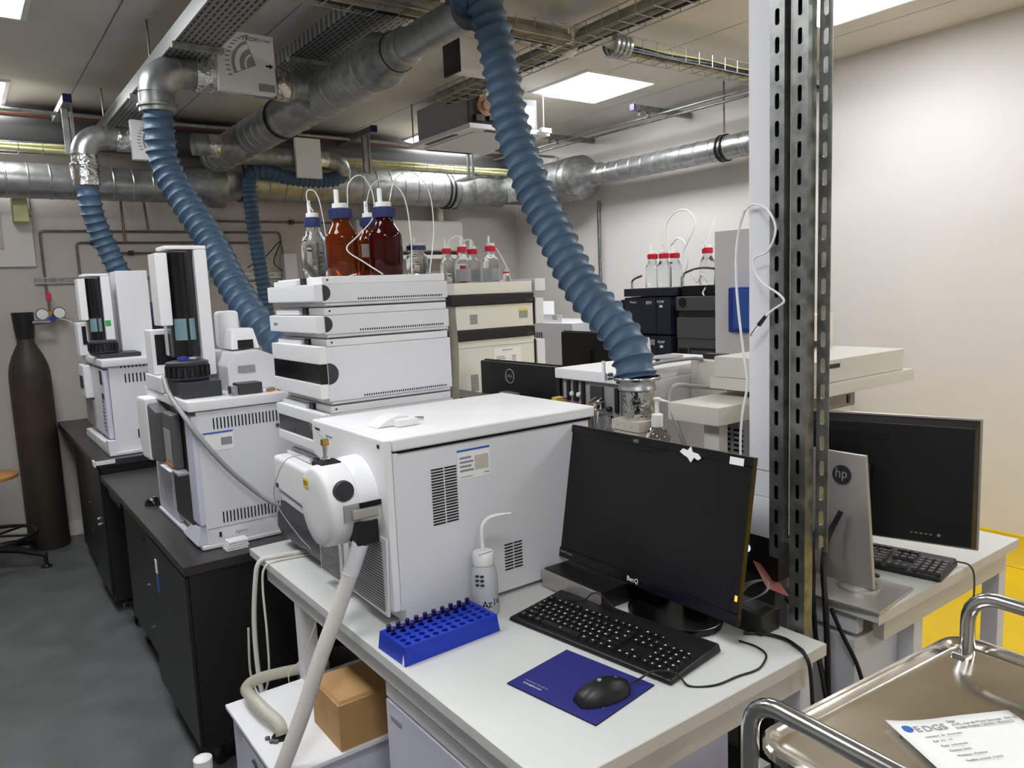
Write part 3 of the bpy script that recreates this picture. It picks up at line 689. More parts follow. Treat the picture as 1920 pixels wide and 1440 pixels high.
# sampler on top
box('sampler_base', 'char', t, .575, .70, 2.62, 2.86, 1.2125, 1.265, .004)
box('sampler_deck', 'white2', t, .56, .75, 2.865, 3.14, 1.2125, 1.268, .006)
carousel(t, .620, 2.722, 1.266, .068)
MB().lathe([(.02, 0), (.02, .01), (.004, .014)], (.61, 2.725, 1.333), 'z', 12).build('vial_lid', 'bluewin', t)
tower(t, 2.80, (.566, .607, .693, .736), 1.2690, 1.45, 1.338, 1.71)
box('screen_housing', 'white', t, .565, .66, 2.99, 3.10, 1.2685, 1.432, .006)
box('dark_screen', 'black', t, .578, .655, 2.9882, 2.9898, 1.305, 1.415)
MB().prism([(.745, 1.2125), (.745, 1.30), (.775, 1.345), (.86, 1.35), (.96, 1.305), (.96, 1.2125)], 'y', 2.70, 2.98).build('tray_body', 'white2', t, .006)
box('tray_insert', 'gray', t, .78, .84, 2.697, 2.6995, 1.275, 1.30, .001)
box('dark_block', 'dark_top', t, .74, .82, 2.57, 2.64, 1.2125, 1.25, .004)
box('latch', 'steel', t, .712, .735, 2.56, 2.60, 1.2125, 1.245, .003)
box('injector_tower', 'white', t, .785, .86, 2.90, 2.975, 1.3515, 1.49, .018, seg=3)
MB().hexa([(.785, 2.78, 1.351), (.89, 2.78, 1.351), (.89, 2.895, 1.351), (.785, 2.895, 1.351)], [(.80, 2.81, 1.425), (.88, 2.81, 1.425), (.88, 2.895, 1.425), (.80, 2.895, 1.425)]).build('injector_hood', 'white', t, .008)
box('injector_opening', 'black', t, .81, .865, 2.776, 2.7795, 1.353, 1.385)
lt = MB()
for k in range(14): lt.box(.84 + .012 * k, .846 + .012 * k, 2.57 + (k % 3) * .01, 2.60 + (k % 3) * .01, 1.2125, 1.222)
lt.build('brown_fittings', 'wood', t)
tag(tube('white_cable', 'gray', None, [(.57, 2.86, 1.27), (.555, 2.72, 1.225), (.56, 2.56, 1.165), (.60, 2.50, 1.08), (.665, 2.49, .985), (.74, 2.49, .90), (.80, 2.47, .845), (.87, 2.46, .82)], .008, 10), 'grey cable hanging diagonally across the nearer chromatograph side', 'cable')
t = thing('gas_chromatograph', 'farther white gas chromatograph beside the gas cylinder', 'chromatograph', (.85, 4.55, .78))
box('body', 'white2', t, .585, 1.15, 4.19, 4.95, .80, 1.225, .004)
box('base_skirt', 'white2', t, .55, 1.16, 4.17, 5.0, .782, .7995, .004)
MB().prism([(4.175, .80), (4.175, .86), (4.22, .86), (4.28, .84), (4.95, .83), (4.95, .80)], 'x', .548, .584).build('front_skirt', 'white2', t, .004)
box('front_column', 'lilac', t, .56, .584, 4.20, 4.33, .865, 1.21, .006)
box('front_panel', 'white2', t, .565, .584, 4.335, 4.62, .865, 1.21, .004)
box('front_opening', 'black', t, .5585, .5598, 4.24, 4.31, 1.135, 1.205)
pr_ = MB()
for i in range(9): pr_.box(.5582, .5598, 4.255, 4.285 + (i % 3) * .01, .90 + i * .018, .906 + i * .018)
pr_.box(.5582, .5598, 4.23, 4.29, 1.06, 1.09)
pr_.build('front_print', 'char', t)
box('gray_side', 'gray', t, .56, .584, 4.63, 4.95, .87, 1.02, .004)
box('control_box', 'white', t, .53, .575, 4.66, 4.86, 1.03, 1.21, .012)
box('control_window', 'black', t, .528, .5298, 4.70, 4.82, 1.08, 1.15)
box('top_cover', 'white2', t, .555, 1.16, 4.17, 5.0, 1.2255, 1.262, .008)
vent(t, 'hole', 20, .64, .0175, 4.1895, 1.215, 1.228)
vent(t, 'hole', 18, .655, .0175, 4.1895, 1.14, 1.185)
vent(t, 'hole', 8, .69, .0175, 4.1895, .855, .90)
box('rear_port', 'black', t, .78, .83, 4.1695, 4.1699, .785, .797)
box('sampler_base', 'char', t, .57, .76, 4.29, 4.62, 1.2625, 1.285, .004)
carousel(t, .60, 4.37, 1.286, .068)
tower(t, 4.45, (.525, .560, .630, .673), 1.29, 1.455, 1.34, 1.68)
box('green_sticker', 'green', t, .632, .658, 4.4482, 4.4498, 1.42, 1.45)
box('screen_housing', 'white', t, .53, .66, 4.70, 4.82, 1.2625, 1.44, .006)
box('dark_screen', 'black', t, .55, .655, 4.6982, 4.6998, 1.32, 1.42)
box('tall_housing', 'white2', t, .705, .86, 4.47, 4.66, 1.2625, 1.705, .006)
box('rear_dark_box', 'black', t, .88, .98, 4.5, 4.7, 1.2625, 1.40, .006)
# small things on the benches
t = thing('label_stack', 'small stack of white plastic blocks on the nearer black bench', 'blocks', (.645, 2.50, .72))
for k in range(4): box('block', 'white', t, .63 + .003 * k, .70 + .003 * (k % 2), 2.475, 2.525, .7205 + .0075 * k, .727 + .0075 * k, .001)
t = thing('computer_mouse', 'black mouse on the black bench beside the nearer chromatograph', 'mouse', (.575, 3.30, .72))
MB().sphere((.575, 3.30, .7215), .034, 18, 10, .0).v
m_ = MB()
prof = []
for k in range(7):
    a = math.pi / 2 * k / 6; prof.append((max(.001, .036 * math.cos(a)), .028 * math.sin(a)))
m_.lathe(prof, (.575, 3.30, .7215), 'z', 20).build('shell', 'blackgloss', t)
MB().box(.57, .58, 3.285, 3.30, .7485, .752).build('wheel', 'chrome', t, .001)
# ------------------------------------------------------------------ desk in front
def lab_desk(label, x0, x1, y0, y1, legs):
    t = thing('white_desk', label, 'desk', ((x0 + x1) / 2, (y0 + y1) / 2, 0))
    box('top', 'desk', t, x0, x1, y0, y1, .7265, .75, .002)
    MB().box(x0 - .002, x1 + .002, y0 - .002, y0 - .0001, .7235, .7495).box(x1 + .0001, x1 + .002, y0, y1, .7235, .7495).build('edge_band', 'deskedge', t)
    fr = .06
    box('apron', 'frame', t, x0 + .015, x0 + .045, y0 + .06, y1 - .11, .675, .7255, .002)
    box('apron', 'deskedge', t, x0 + .05, x1 - .05, y0 + .012, y0 + .04, .665, .7255, .002)
    box('apron', 'deskedge', t, x1 - .045, x1 - .015, y0 + .06, y1 - .11, .675, .7255, .002)
    for x, y in legs: box('leg', 'frame', t, x, x + .045, y, y + .045, 0, .7255, .002)
    return t
lab_desk('white desk in front carrying the mass spectrometer and keyboard', .672, 1.424, .862, 2.37, ((.69, 2.0), (.69, .885), (1.355, .875), (1.355, 2.0)))
t = thing('drawer_cabinet', 'white steel cabinet standing under the front desk', 'cabinet', (.95, 1.2, 0))
box('carcass', 'lilac', t, .722, 1.25, .98, 1.51, .03, .655, .003)
box('side_door', 'lilac', t, .700, .7215, .985, 1.505, .05, .615, .004)
box('top_rail', 'white2', t, .702, .7215, .985, 1.505, .620, .655, .003)
box('plinth', 'dgray', t, .735, 1.23, 1.0, 1.49, 0, .0295)
box('badge', 'char', t, .6985, .6998, 1.10, 1.13, .51, .53)
box('maker_print', 'inkgray', t, .6985, .6998, 1.43, 1.48, .575, .585)
# ------------------------------------------------------------------ liquid chromatograph stack
YN, YFAR, XF, XBK = 1.985, 2.345, .815, 1.215
def module(label, z0, z1, style):
    t = thing('instrument_module', label, 'instrument', (1.0, 2.16, z0))
    box('housing', 'white2', t, XF, XBK, YN, YFAR, z0 + .012, z1 - .022, .002)
    box('deck', 'white', t, XF + .004, XBK - .004, YN + .006, YFAR - .006, z1 - .0215, z1 - .0006, .003)
    box('base_step', 'white2', t, XF + .01, XBK - .004, YN + .006, YFAR - .006, z0 + .0006, z0 + .0115, .002)
    box('base_line', 'dgray', t, XF + .011, XBK - .003, YN + .0045, YN + .0058, z0 + .0005, z0 + .003)
    s0 = MB().box(.92, .9235, YN - .0008, YN - .0001, z0 + .017, z0 + .0225).build('vent_slot', 'hole', t)
    for k in range(1, 38 if style != 'mid' else 1): copy_part(s0, t, (.0073 * k, 0, 0))
    MB().lathe([(.003, 0), (.003, -.001)], (XF + .02, YN + .0055, z1 - .01), 'y', 8).build('pin', 'black', t)
    box('deck_notch', 'black', t, XF - .004, XF + .0035, 2.10, 2.13, z1 - .02, z1 - .0008)
    box('drip_ledge', 'white2', t, XF - .012, XF + .0035, 2.14, 2.33, z1 - .02, z1 - .006, .002)
    return t
def badge(t, y, z, r, x=XF):
    pts = [(x + .002 + r * math.cos(R(a)), z + r * math.sin(R(a))) for a in range(-90, 91, 10)]
    MB().prism(pts, 'y', y - .0012, y - .0001).build('half_disc_badge', 'char', t)
t = module('top white module of the instrument stack holding the bottles', 1.499, 1.583, 'tray')
box('front_cover', 'white', t, .79, .8145, YN - .004, YFAR + .012, 1.515, 1.562, .004)
badge(t, YN, 1.538, .022, .815)
t = module('second white module of the stack under the bottle tray', 1.412, 1.498, 'pump')
box('front_cover', 'white', t, .79, .8145, YN - .004, YFAR + .012, 1.428, 1.476, .004)
badge(t, YN, 1.452, .022, .815)
text_mx('lettering', 'inkgray', t, 'Agilent', .012, (.7893, 2.30, 1.452))
t = module('tall white sampler module of the stack with a black window', 1.225, 1.411, 'sampler')
box('front_cover', 'white', t, .79, .8145, YN - .004, YFAR + .012, 1.343, 1.392, .004)
box('front_cover', 'white', t, .79, .8145, YN - .004, YFAR + .012, 1.246, 1.2875, .004)
box('window', 'blackgloss', t, .793, .8145, YN - .002, YFAR + .01, 1.288, 1.3425, .002)
badge(t, YN, 1.315, .03, .815)
t = module('white module of the stack with dark window behind the spectrometer', 1.06, 1.224, 'mid')
box('front_cover', 'white', t, .79, .8145, YN - .004, YFAR + .012, 1.17, 1.204, .004)
box('window', 'blackgloss', t, .795, .8145, YN + .05, YFAR + .01, 1.12, 1.1695, .002)
box('front_cover', 'white', t, .79, .8145, YN + .05, YFAR + .012, 1.09, 1.1195, .004)
MB().lathe([(.012, 0), (.012, -.004), (.009, -.006)], (.865, YN - .0001, 1.18), 'y', 16).build('push_button', 'white', t)
t = module('lowest white module of the stack with charcoal curved door', .752, 1.059, 'mid')
MB().prism([(YFAR + .01, .93), (YFAR + .01, 1.04), (YN, 1.035), (YN, .90)], 'x', .765, .8145).build('upper_door', 'white', t, .015, 3)
MB().prism([(YFAR + .01, .925), (YN, .895), (YN, .88), (YFAR - .03, .90)], 'x', .772, .8145).build('middle_strip', 'white2', t, .003)
pts = [(.8145, .895), (.775, .895), (.755, .86), (.752, .82), (.765, .785), (.8145, .785)]
MB().prism(pts, 'y', YN - .002, YFAR - .02).build('curved_door', 'char', t, .004)
box('foot_panel', 'gray', t, .79, .8145, YN, YFAR - .02, .755, .783, .003)
MB().lathe([(.008, 0), (.008, -.004)], (.766, YFAR - .015, .945), 'x', 12).build('lock', 'black', t)
# cable strands hanging behind the stack
tag(tube('cable_loom', 'cablegrey', None, [(1.245, 2.02, 1.47), (1.25, 2.02, 1.35), (1.245, 2.02, 1.2), (1.255, 2.02, 1.05), (1.25, 2.03, .80)], .014, 10), 'grey cable loom hanging behind the instrument stack', 'cable')
# ------------------------------------------------------------------ bottles
def bottle(name, label, x, y, z, r, h, glassm, capm, group=None, tube_=True, fill=None, lid='ptfe', neck=.5):
    t = thing(name, label, 'bottle', (x, y, z), group)
    hb = h * .52; rn = r * neck
    prof = [(r * .92, .0005), (r, .006), (r, hb)]
    for k in range(1, 7):
        a = k / 6; prof.append((r + (rn - r) * (1 - math.cos(a * math.pi)) / 2, hb + (h * .80 - hb) * a))
    prof += [(rn, h * .86)]
    MB().lathe(prof, (x, y, z), 'z', 28).build('body', glassm, t)
    zc = z + h * .80
    cp = MB().lathe([(rn * 1.28, 0), (rn * 1.32, .004), (rn * 1.32, h * .135), (rn * 1.2, h * .145)], (x, y, zc), 'z', 24).build('cap', capm, t)
    if r > .04:
        rb = MB()
        for k in range(24):
            a = 2 * math.pi * k / 24; c = Vector((x + rn * 1.32 * math.cos(a), y + rn * 1.32 * math.sin(a), zc))
            rb.lathe([(.0018, .004), (.0018, h * .13)], c, 'z', 6)
        rb.build('cap_ribs', capm, cp)
    MB().lathe([(rn * .95, h * .145), (rn * .95, h * .21), (rn * .8, h * .215)], (x, y, zc), 'z', 20).build('cap_insert', lid, t)
    MB().lathe([(rn * .28, h * .215), (rn * .28, h * .40), (rn * .2, h * .405)], (x - rn * .35, y + .003, zc), 'z', 12).build('filter_plug', lid, t)
    if fill: MB().lathe([(r * .9, .008), (r * .94, .014), (r * .94, hb * fill)], (x, y, z), 'z', 24).build('liquid', 'ldpe', t)
    return t
ZT = 1.5835
bottle('solvent_bottle', 'clear glass bottle with dark blue cap left of the amber ones', .93, 2.30, ZT, .040, .20, 'glass', 'bluecap')
t = bottle('solvent_bottle', 'orange amber bottle with dark blue cap at the front of the tray', .965, 2.165, ZT, .0505, .215, 'amber', 'bluecap')
t = bottle('solvent_bottle', 'small amber bottle half hidden between the two large amber ones', 1.085, 2.22, ZT, .045, .195, 'amber', 'bluecap')
box('paper_label', 'card2', t, 1.035, 1.07, 2.181, 2.184, ZT + .06, ZT + .10)
bottle('solvent_bottle', 'dark red brown amber bottle with dark blue cap on the tray', 1.075, 2.10, ZT, .0505, .215, 'amberdark', 'bluecap')
bottle('solvent_bottle', 'short clear bottle with dark blue cap alone right of the amber bottles', 1.185, 2.11, ZT, .034, .095, 'glass', 'bluecap', neck=.68)
def line(name, label, pts, r=.0019, m='tubeclear'):
    return tag(tube(name, m, None, pts, r, 6, 8), label, 'tubing')
line('solvent_tubing', 'thin tubing loop rising from the clear bottle', [(.93, 2.29, 1.79), (.915, 2.295, 1.83), (.922, 2.29, 1.855), (.945, 2.27, 1.82), (.965, 2.24, 1.60), (.95, 2.05, 1.588)])
line('solvent_tubing', 'tall tubing arch from the orange amber bottle', [(.99, 2.165, 1.80), (.995, 2.16, 1.86), (1.03, 2.15, 1.885), (1.06, 2.14, 1.84), (1.05, 2.12, 1.76), (.98, 2.09, 1.70), (.93, 2.06, 1.66), (.97, 2.03, 1.62), (1.01, 2.0, 1.585)])
line('solvent_tubing', 'middle tubing arch over the dark amber bottle', [(1.07, 2.21, 1.80), (1.08, 2.18, 1.86), (1.11, 2.14, 1.875), (1.135, 2.08, 1.82), (1.13, 2.04, 1.7), (1.11, 2.01, 1.585)])
line('solvent_tubing', 'tallest tubing arch reaching above the dark amber bottle', [(1.095, 2.1, 1.80), (1.12, 2.1, 1.87), (1.17, 2.09, 1.895), (1.21, 2.06, 1.84), (1.205, 2.03, 1.72), (1.165, 2.0, 1.585)])
# ------------------------------------------------------------------ mass spectrometer
t = thing('mass_spectrometer', 'large white mass spectrometer cabinet with round ion source', 'spectrometer', (1.05, 1.72, .75))
box('cabinet', 'white2', t, .775, 1.36, 1.525, 1.935, .762, 1.168, .003)
box('top_cover', 'white', t, .762, 1.375, 1.515, 1.945, 1.1745, 1.204, .006, seg=3)
box('dark_seam', 'hole', t, .78, 1.365, 1.521, 1.938, 1.1685, 1.174)  # dark joint strip between cabinet and top cover
MB().prism([(1.517, .80), (1.517, 1.203), (1.945, 1.203), (1.945, 1.11), (1.83, 1.085), (1.80, 1.05), (1.80, .80)], 'x', .742, .7615).build('front_panel', 'white', t, .006)
box('front_gap', 'black', t, .752, .7745, 1.84, 1.935, .99, 1.09)
box('corner_post', 'white2', t, .7616, .7745, 1.518, 1.5245, .80, 1.17)
for y0, y1, n_, lb in ((1.535, 1.74, 27, 'grille'), (1.79, 1.935, 20, 'grille')):
    zt = .975 if y0 < 1.6 else .93
    MB().prism([(y0, .785), (y0 - .012 if y0 < 1.6 else y0, zt), (y1, zt), (y1, .79)], 'x', .735, .7415).build('grille_panel', 'white2', t, .003)
    sl = MB()
    nn = int((zt - .80) / .0068)
    for k in range(nn): sl.box(.7335, .735, y0 + .012, y1 - .008, .797 + k * .0068, .7995 + k * .0068)
    sl.build('grille_slats', 'dgray', t)
MB().box(.75, .78, 1.53, 1.56, .7502, .7615).box(.75, .78, 1.85, 1.88, .7502, .7615).box(1.3, 1.33, 1.53, 1.56, .7502, .7615).box(1.3, 1.33, 1.85, 1.88, .7502, .7615).build('feet', 'white2', t)
def louvre(x0, x1, z0, z1, n):
    for a, b in ((x0, (x0 + x1) / 2 - .002), ((x0 + x1) / 2 + .002, x1)):
        s0 = MB().box(a, b, 1.5235, 1.5249, z0, z0 + .0032).build('louvre_slot', 'hole', t)
        for k in range(1, n): copy_part(s0, t, (0, 0, (z1 - z0) / (n - 1) * k))
louvre(.862, .932, .98, 1.112, 20)
louvre(1.063, 1.118, .817, .882, 9)
box('rating_label', 'paper', t, .935, 1.03, 1.5238, 1.5249, 1.075, 1.148)
box('label_stripe', 'labelblue', t, .935, 1.03, 1.5232, 1.5237, 1.144, 1.149)
lm = MB()
for k in range(4):
    lm.box(.942, .975 + (k % 2) * .006, 1.5232, 1.5237, 1.126 - k * .0105, 1.131 - k * .0105)
lm.box(.942, .978, 1.5232, 1.5237, 1.081, 1.0825).box(1.012, 1.027, 1.5232, 1.5237, 1.083, 1.0855)
lm.build('label_text', 'inkgray', t)
box('label_table', 'card2', t, .985, 1.025, 1.5232, 1.5237, 1.094, 1.13)
text_mx('lettering', 'ink', t, 'Agilent', .013, (.7412, 1.905, 1.183))
text_mx('lettering', 'inkgray', t, 'Triple Quad', .008, (.7412, 1.83, 1.172))
MB().lathe([(.005, 0), (.005, -.002)], (.7415, 1.545, 1.187), 'x', 10).build('screw', 'black', t)
# ion source
sc_ = (.0, 1.66, 1.045)
MB().lathe([(.098, .695), (.104, .703), (.106, .715), (.106, .7415)], sc_, 'x', 40).build('source_collar', 'white', t)
src = MB().lathe([(.05, .626), (.084, .627), (.091, .630), (.095, .636), (.0965, .646), (.0965, .6948)], sc_, 'x', 40).build('source_drum', 'white', t)
MB().box(.645, .70, 1.65, 1.71, 1.132, 1.1435).build('source_slot', 'hole', t, .004)
MB().cyl((.672, 1.685, 1.12), (.672, 1.685, 1.18), .006, n=12).build('nebuliser', 'steel', t)
MB().box(.664, .680, 1.677, 1.693, 1.18, 1.196).build('brass_nut', 'brass', t, .002)
MB().lathe([(.01, 0), (.01, .018)], (.672, 1.685, 1.135), 'z', 12).build('nebuliser_nut', 'chrome', t)
a = R(200)
MB().lathe([(.021, 0), (.023, -.002), (.023, -.006)], (.662, 1.5702, 1.094), 'y', 24).build('round_window', 'char', t)
MB().lathe([(.024, 0), (.024, -.004)], (.662, 1.5765, 1.094), 'y', 24).build('window_rim', 'dgray', t)
box('latch_recess', 'gray', t, .655, .738, 1.554, 1.566, 1.025, 1.062, .003)
box('latch', 'silver', t, .67, .734, 1.544, 1.5535, 1.030, 1.052, .004)
box('latch_gap', 'hole', t, .69, .742, 1.548, 1.5538, 1.053, 1.064)
box('exhaust_block', 'black', t, .68, .734, 1.552, 1.60, .965, 1.018, .003)
MB().box(.6245, .6258, 1.69, 1.718, 1.085, 1.106).build('warning_sticker', 'labelyellow', t)
MB().box(.6238, .6244, 1.693, 1.715, 1.092, 1.0935).box(.6238, .6244, 1.693, 1.715, 1.098, 1.0995).build('sticker_print', 'ink', t)
for pts, lb in (([(.672, 1.685, 1.195), (.665, 1.72, 1.215), (.68, 1.78, 1.22), (.72, 1.9, 1.20), (.77, 1.985, 1.13)], 'thin tubing from the ion source needle up to the stack'),
                ([(.74, 2.0, 1.10), (.70, 2.05, 1.08), (.68, 2.1, 1.0), (.70, 2.15, .93), (.70, 2.0, .88), (.66, 1.8, .90), (.62, 1.75, .93)], 'thin looping tubing in front of the curved stack door')):
    line('capillary_tubing', lb, pts, .0011, 'gray')
# fume hose of the source
t = thing('drain_hose', 'thick white hose from the ion source down past the desk edge', 'hose', (.5, 1.6, .452))
hp = path([(.695, 1.572, .966), (.682, 1.578, .93), (.662, 1.59, .87), (.63, 1.60, .79), (.595, 1.608, .71), (.55, 1.62, .592), (.508, 1.635, .49), (.495, 1.645, .453)], 8)
MB().sweep(hp, .0185, 16).build('hose', 'whitehose', t, ang=80)
MB().sweep(resample(hp[:14], .004), [.0188 + (.0012 if i % 2 else 0) for i in range(len(resample(hp[:14], .004)))], 16).build('ribbed_cuff', 'white2', t)
tag(MB().box(0, .075, -.028, .028, 0, .006).build('tmp_', 'white') if False else thing('plastic_cover', 'small white plastic cover lying on the mass spectrometer', 'cover', (.86, 1.69, 1.204)), 'small white plastic cover lying on the mass spectrometer', 'cover')
t = [o for o in bpy.data.objects if o.name.startswith('plastic_cover')][0]
pts = [(.80, 1.2045), (.81, 1.212), (.835, 1.224), (.86, 1.230), (.885, 1.226), (.90, 1.216), (.90, 1.2045)]
MB().prism(pts, 'y', 1.665, 1.73).build('shell', 'white', t, .004)
MB().box(.842, .90, 1.638, 1.6645, 1.2045, 1.222).build('clip_block', 'white', t, .003)
MB().cyl((.90, 1.66, 1.217), (.925, 1.66, 1.214), .005, n=10).build('metal_pin', 'chrome', t)
# ------------------------------------------------------------------ on the desk
t = thing('wash_bottle', 'clear plastic wash bottle with white bent spout beside the spectrometer', 'bottle', (.963, 1.476, .75))
wc = (.963, 1.472, .7505)
MB().lathe([(.030, 0), (.0325, .004), (.0325, .095), (.030, .112), (.0245, .122), (.0225, .126)], wc, 'z', 28).build('body', 'ldpe', t)
MB().lathe([(.0255, .1262), (.0265, .130), (.0265, .152), (.0245, .156)], wc, 'z', 28).build('cap', 'ptfe', t)
MB().sweep(path([(wc[0], wc[1], .906), (wc[0] - .002, wc[1], .95), (wc[0] + .003, wc[1], .972), (wc[0] + .02, wc[1] - .002, .985), (wc[0] + .05, wc[1] - .005, .987), (wc[0] + .082, wc[1] - .008, .985)], 6), [.0048] * 24 + [.0042, .0038, .0034, .003, .0026, .0022, .002], 12).build('spout', 'ptfe', t)
def on_bottle(a, z, s, size, m='ink'):
    c = Vector((wc[0] + .0328 * math.cos(R(a)), wc[1] + .0328 * math.sin(R(a)), z)); xd = (-math.sin(R(a)), math.cos(R(a)), 0)
    text('lettering', m, t, s, size, c, xd, (0, 0, 1), depth=.0002)
for k, ch in enumerate('Azle'): on_bottle(236 + k * 21, .784 + k * .002, ch, .026)
mk = MB()
for k in range(3): 
    for j in range(2):
        a = R(205 + j * 22); mk.box(wc[0] + .0326 * math.cos(a) - .004, wc[0] + .0326 * math.cos(a) + .003, wc[1] + .0326 * math.sin(a) - .004, wc[1] + .0326 * math.sin(a) + .002, .832 + k * .011, .836 + k * .011)
mk.build('scale_print', 'navy', t)
text('lettering', 'ink', t, 'Acetonitrile', .008, (wc[0] - .004, wc[1] - .016, .9068), (1, 0, 0), (0, 1, 0), depth=.0002)
# vial rack
RX0, RX1, RY0, RY1, RZ = .686, .928, 1.372, 1.482, .79
TR = Matrix.Translation((.807, 1.427, 0)) @ Matrix.Rotation(R(2), 4, 'Z') @ Matrix.Translation((-.807, -1.427, 0))
t = thing('vial_rack', 'bright blue vial rack with rows of round holes on the desk', 'rack', (.807, 1.427, .75))
nx, ny = 10, 5
mb = MB(TR); x0, x1, y0, y1 = RX0 + .004, RX1 - .004, RY0 + .004, RY1 - .004
dx, dy = (x1 - x0) / nx, (y1 - y0) / ny
holes = []
for i in range(nx):
    for j in range(ny):
        cx, cy = x0 + dx * (i + .5), y0 + dy * (j + .5); holes.append((cx, cy)); n = 16; r = .0077
        sq = []
        for k in range(n):
            a = 2 * math.pi * k / n; u, w = math.cos(a), math.sin(a); s_ = 1 / max(abs(u), abs(w)); sq.append((cx + u * s_ * dx / 2, cy + w * s_ * dy / 2))
        ci = [(cx + r * math.cos(2 * math.pi * k / n), cy + r * math.sin(2 * math.pi * k / n)) for k in range(n)]
        vs = [(a, b, RZ) for a, b in sq] + [(a, b, RZ) for a, b in ci] + [(a, b, RZ - .03) for a, b in ci]
        fs = [(k, (k + 1) % n, n + (k + 1) % n, n + k) for k in range(n)] + [(n + k, n + (k + 1) % n, 2 * n + (k + 1) % n, 2 * n + k) for k in range(n)] + [tuple(range(2 * n, 3 * n))]
        mb.add(vs, fs)
mb.build('hole_plate', 'rackblue', t, smooth=False)
MB(TR).hexa([(RX0 - .004, RY0 - .004, .7502), (RX1 + .004, RY0 - .004, .7502), (RX1 + .004, y0 - .0001, .7502), (RX0 - .004, y0 - .0001, .7502)], [(RX0, RY0, RZ), (RX1, RY0, RZ), (RX1, y0 - .0001, RZ), (RX0, y0 - .0001, RZ)]).build('side', 'rackblue', t)
MB(TR).hexa([(RX0 - .004, y1 + .0001, .7502), (RX1 + .004, y1 + .0001, .7502), (RX1 + .004, RY1 + .004, .7502), (RX0 - .004, RY1 + .004, .7502)], [(RX0, y1 + .0001, RZ), (RX1, y1 + .0001, RZ), (RX1, RY1, RZ), (RX0, RY1, RZ)]).build('side', 'rackblue', t)
MB(TR).hexa([(RX0 - .004, y0, .7502), (x0 - .0001, y0, .7502), (x0 - .0001, y1, .7502), (RX0 - .004, y1, .7502)], [(RX0, y0, RZ), (x0 - .0001, y0, RZ), (x0 - .0001, y1, RZ), (RX0, y1, RZ)]).build('end', 'rackblue', t)
MB(TR).hexa([(x1 + .0001, y0, .7502), (RX1 + .004, y0, .7502), (RX1 + .004, y1, .7502), (x1 + .0001, y1, .7502)], [(x1 + .0001, y0, RZ), (RX1, y0, RZ), (RX1, y1, RZ), (x1 + .0001, y1, RZ)]).build('end', 'rackblue', t)
MB(TR).add([(RX0 - .0048, RY0 - .002, .752), (RX0 - .0048, RY0 + .008, .752), (RX0 - .0018, RY0 + .005, .775)], [(0, 1, 2)]).build('arrow_mark', 'paper', t)
first = None; ORD = ('first', 'second', 'third', 'fourth', 'fifth', 'sixth', 'seventh', 'eighth', 'ninth', 'tenth')
for j, cols in ((4, range(10)), (3, range(0, 9))):
    for i in cols:
        c = TR @ Vector((x0 + dx * (i + .5), y0 + dy * (j + .5), 0))
        if first is None:
            first = thing('sample_vial', 'small glass vial with dark violet cap in the blue rack', 'vial', (c.x, c.y, .762), 'violet capped vials in the blue rack')
            MB().lathe([(.0052, 0), (.0056, .001), (.0056, .028), (.0036, .031), (.0036, .034)], (c.x, c.y, .762), 'z', 12).build('glass_body', 'glass', first)
            MB().lathe([(.0052, .0342), (.0055, .035), (.0055, .041), (.004, .042), (.0035, .0412)], (c.x, c.y, .762), 'z', 14).build('cap', 'violet', first)
            f0 = c
        else: v_ = dup(first, (c.x - f0.x, c.y - f0.y, 0))
        (first if i == 0 and j == 4 else v_)['label'] = '%s violet capped vial from the left in the %s row of the blue rack' % (ORD[i], 'back' if j == 4 else 'second')
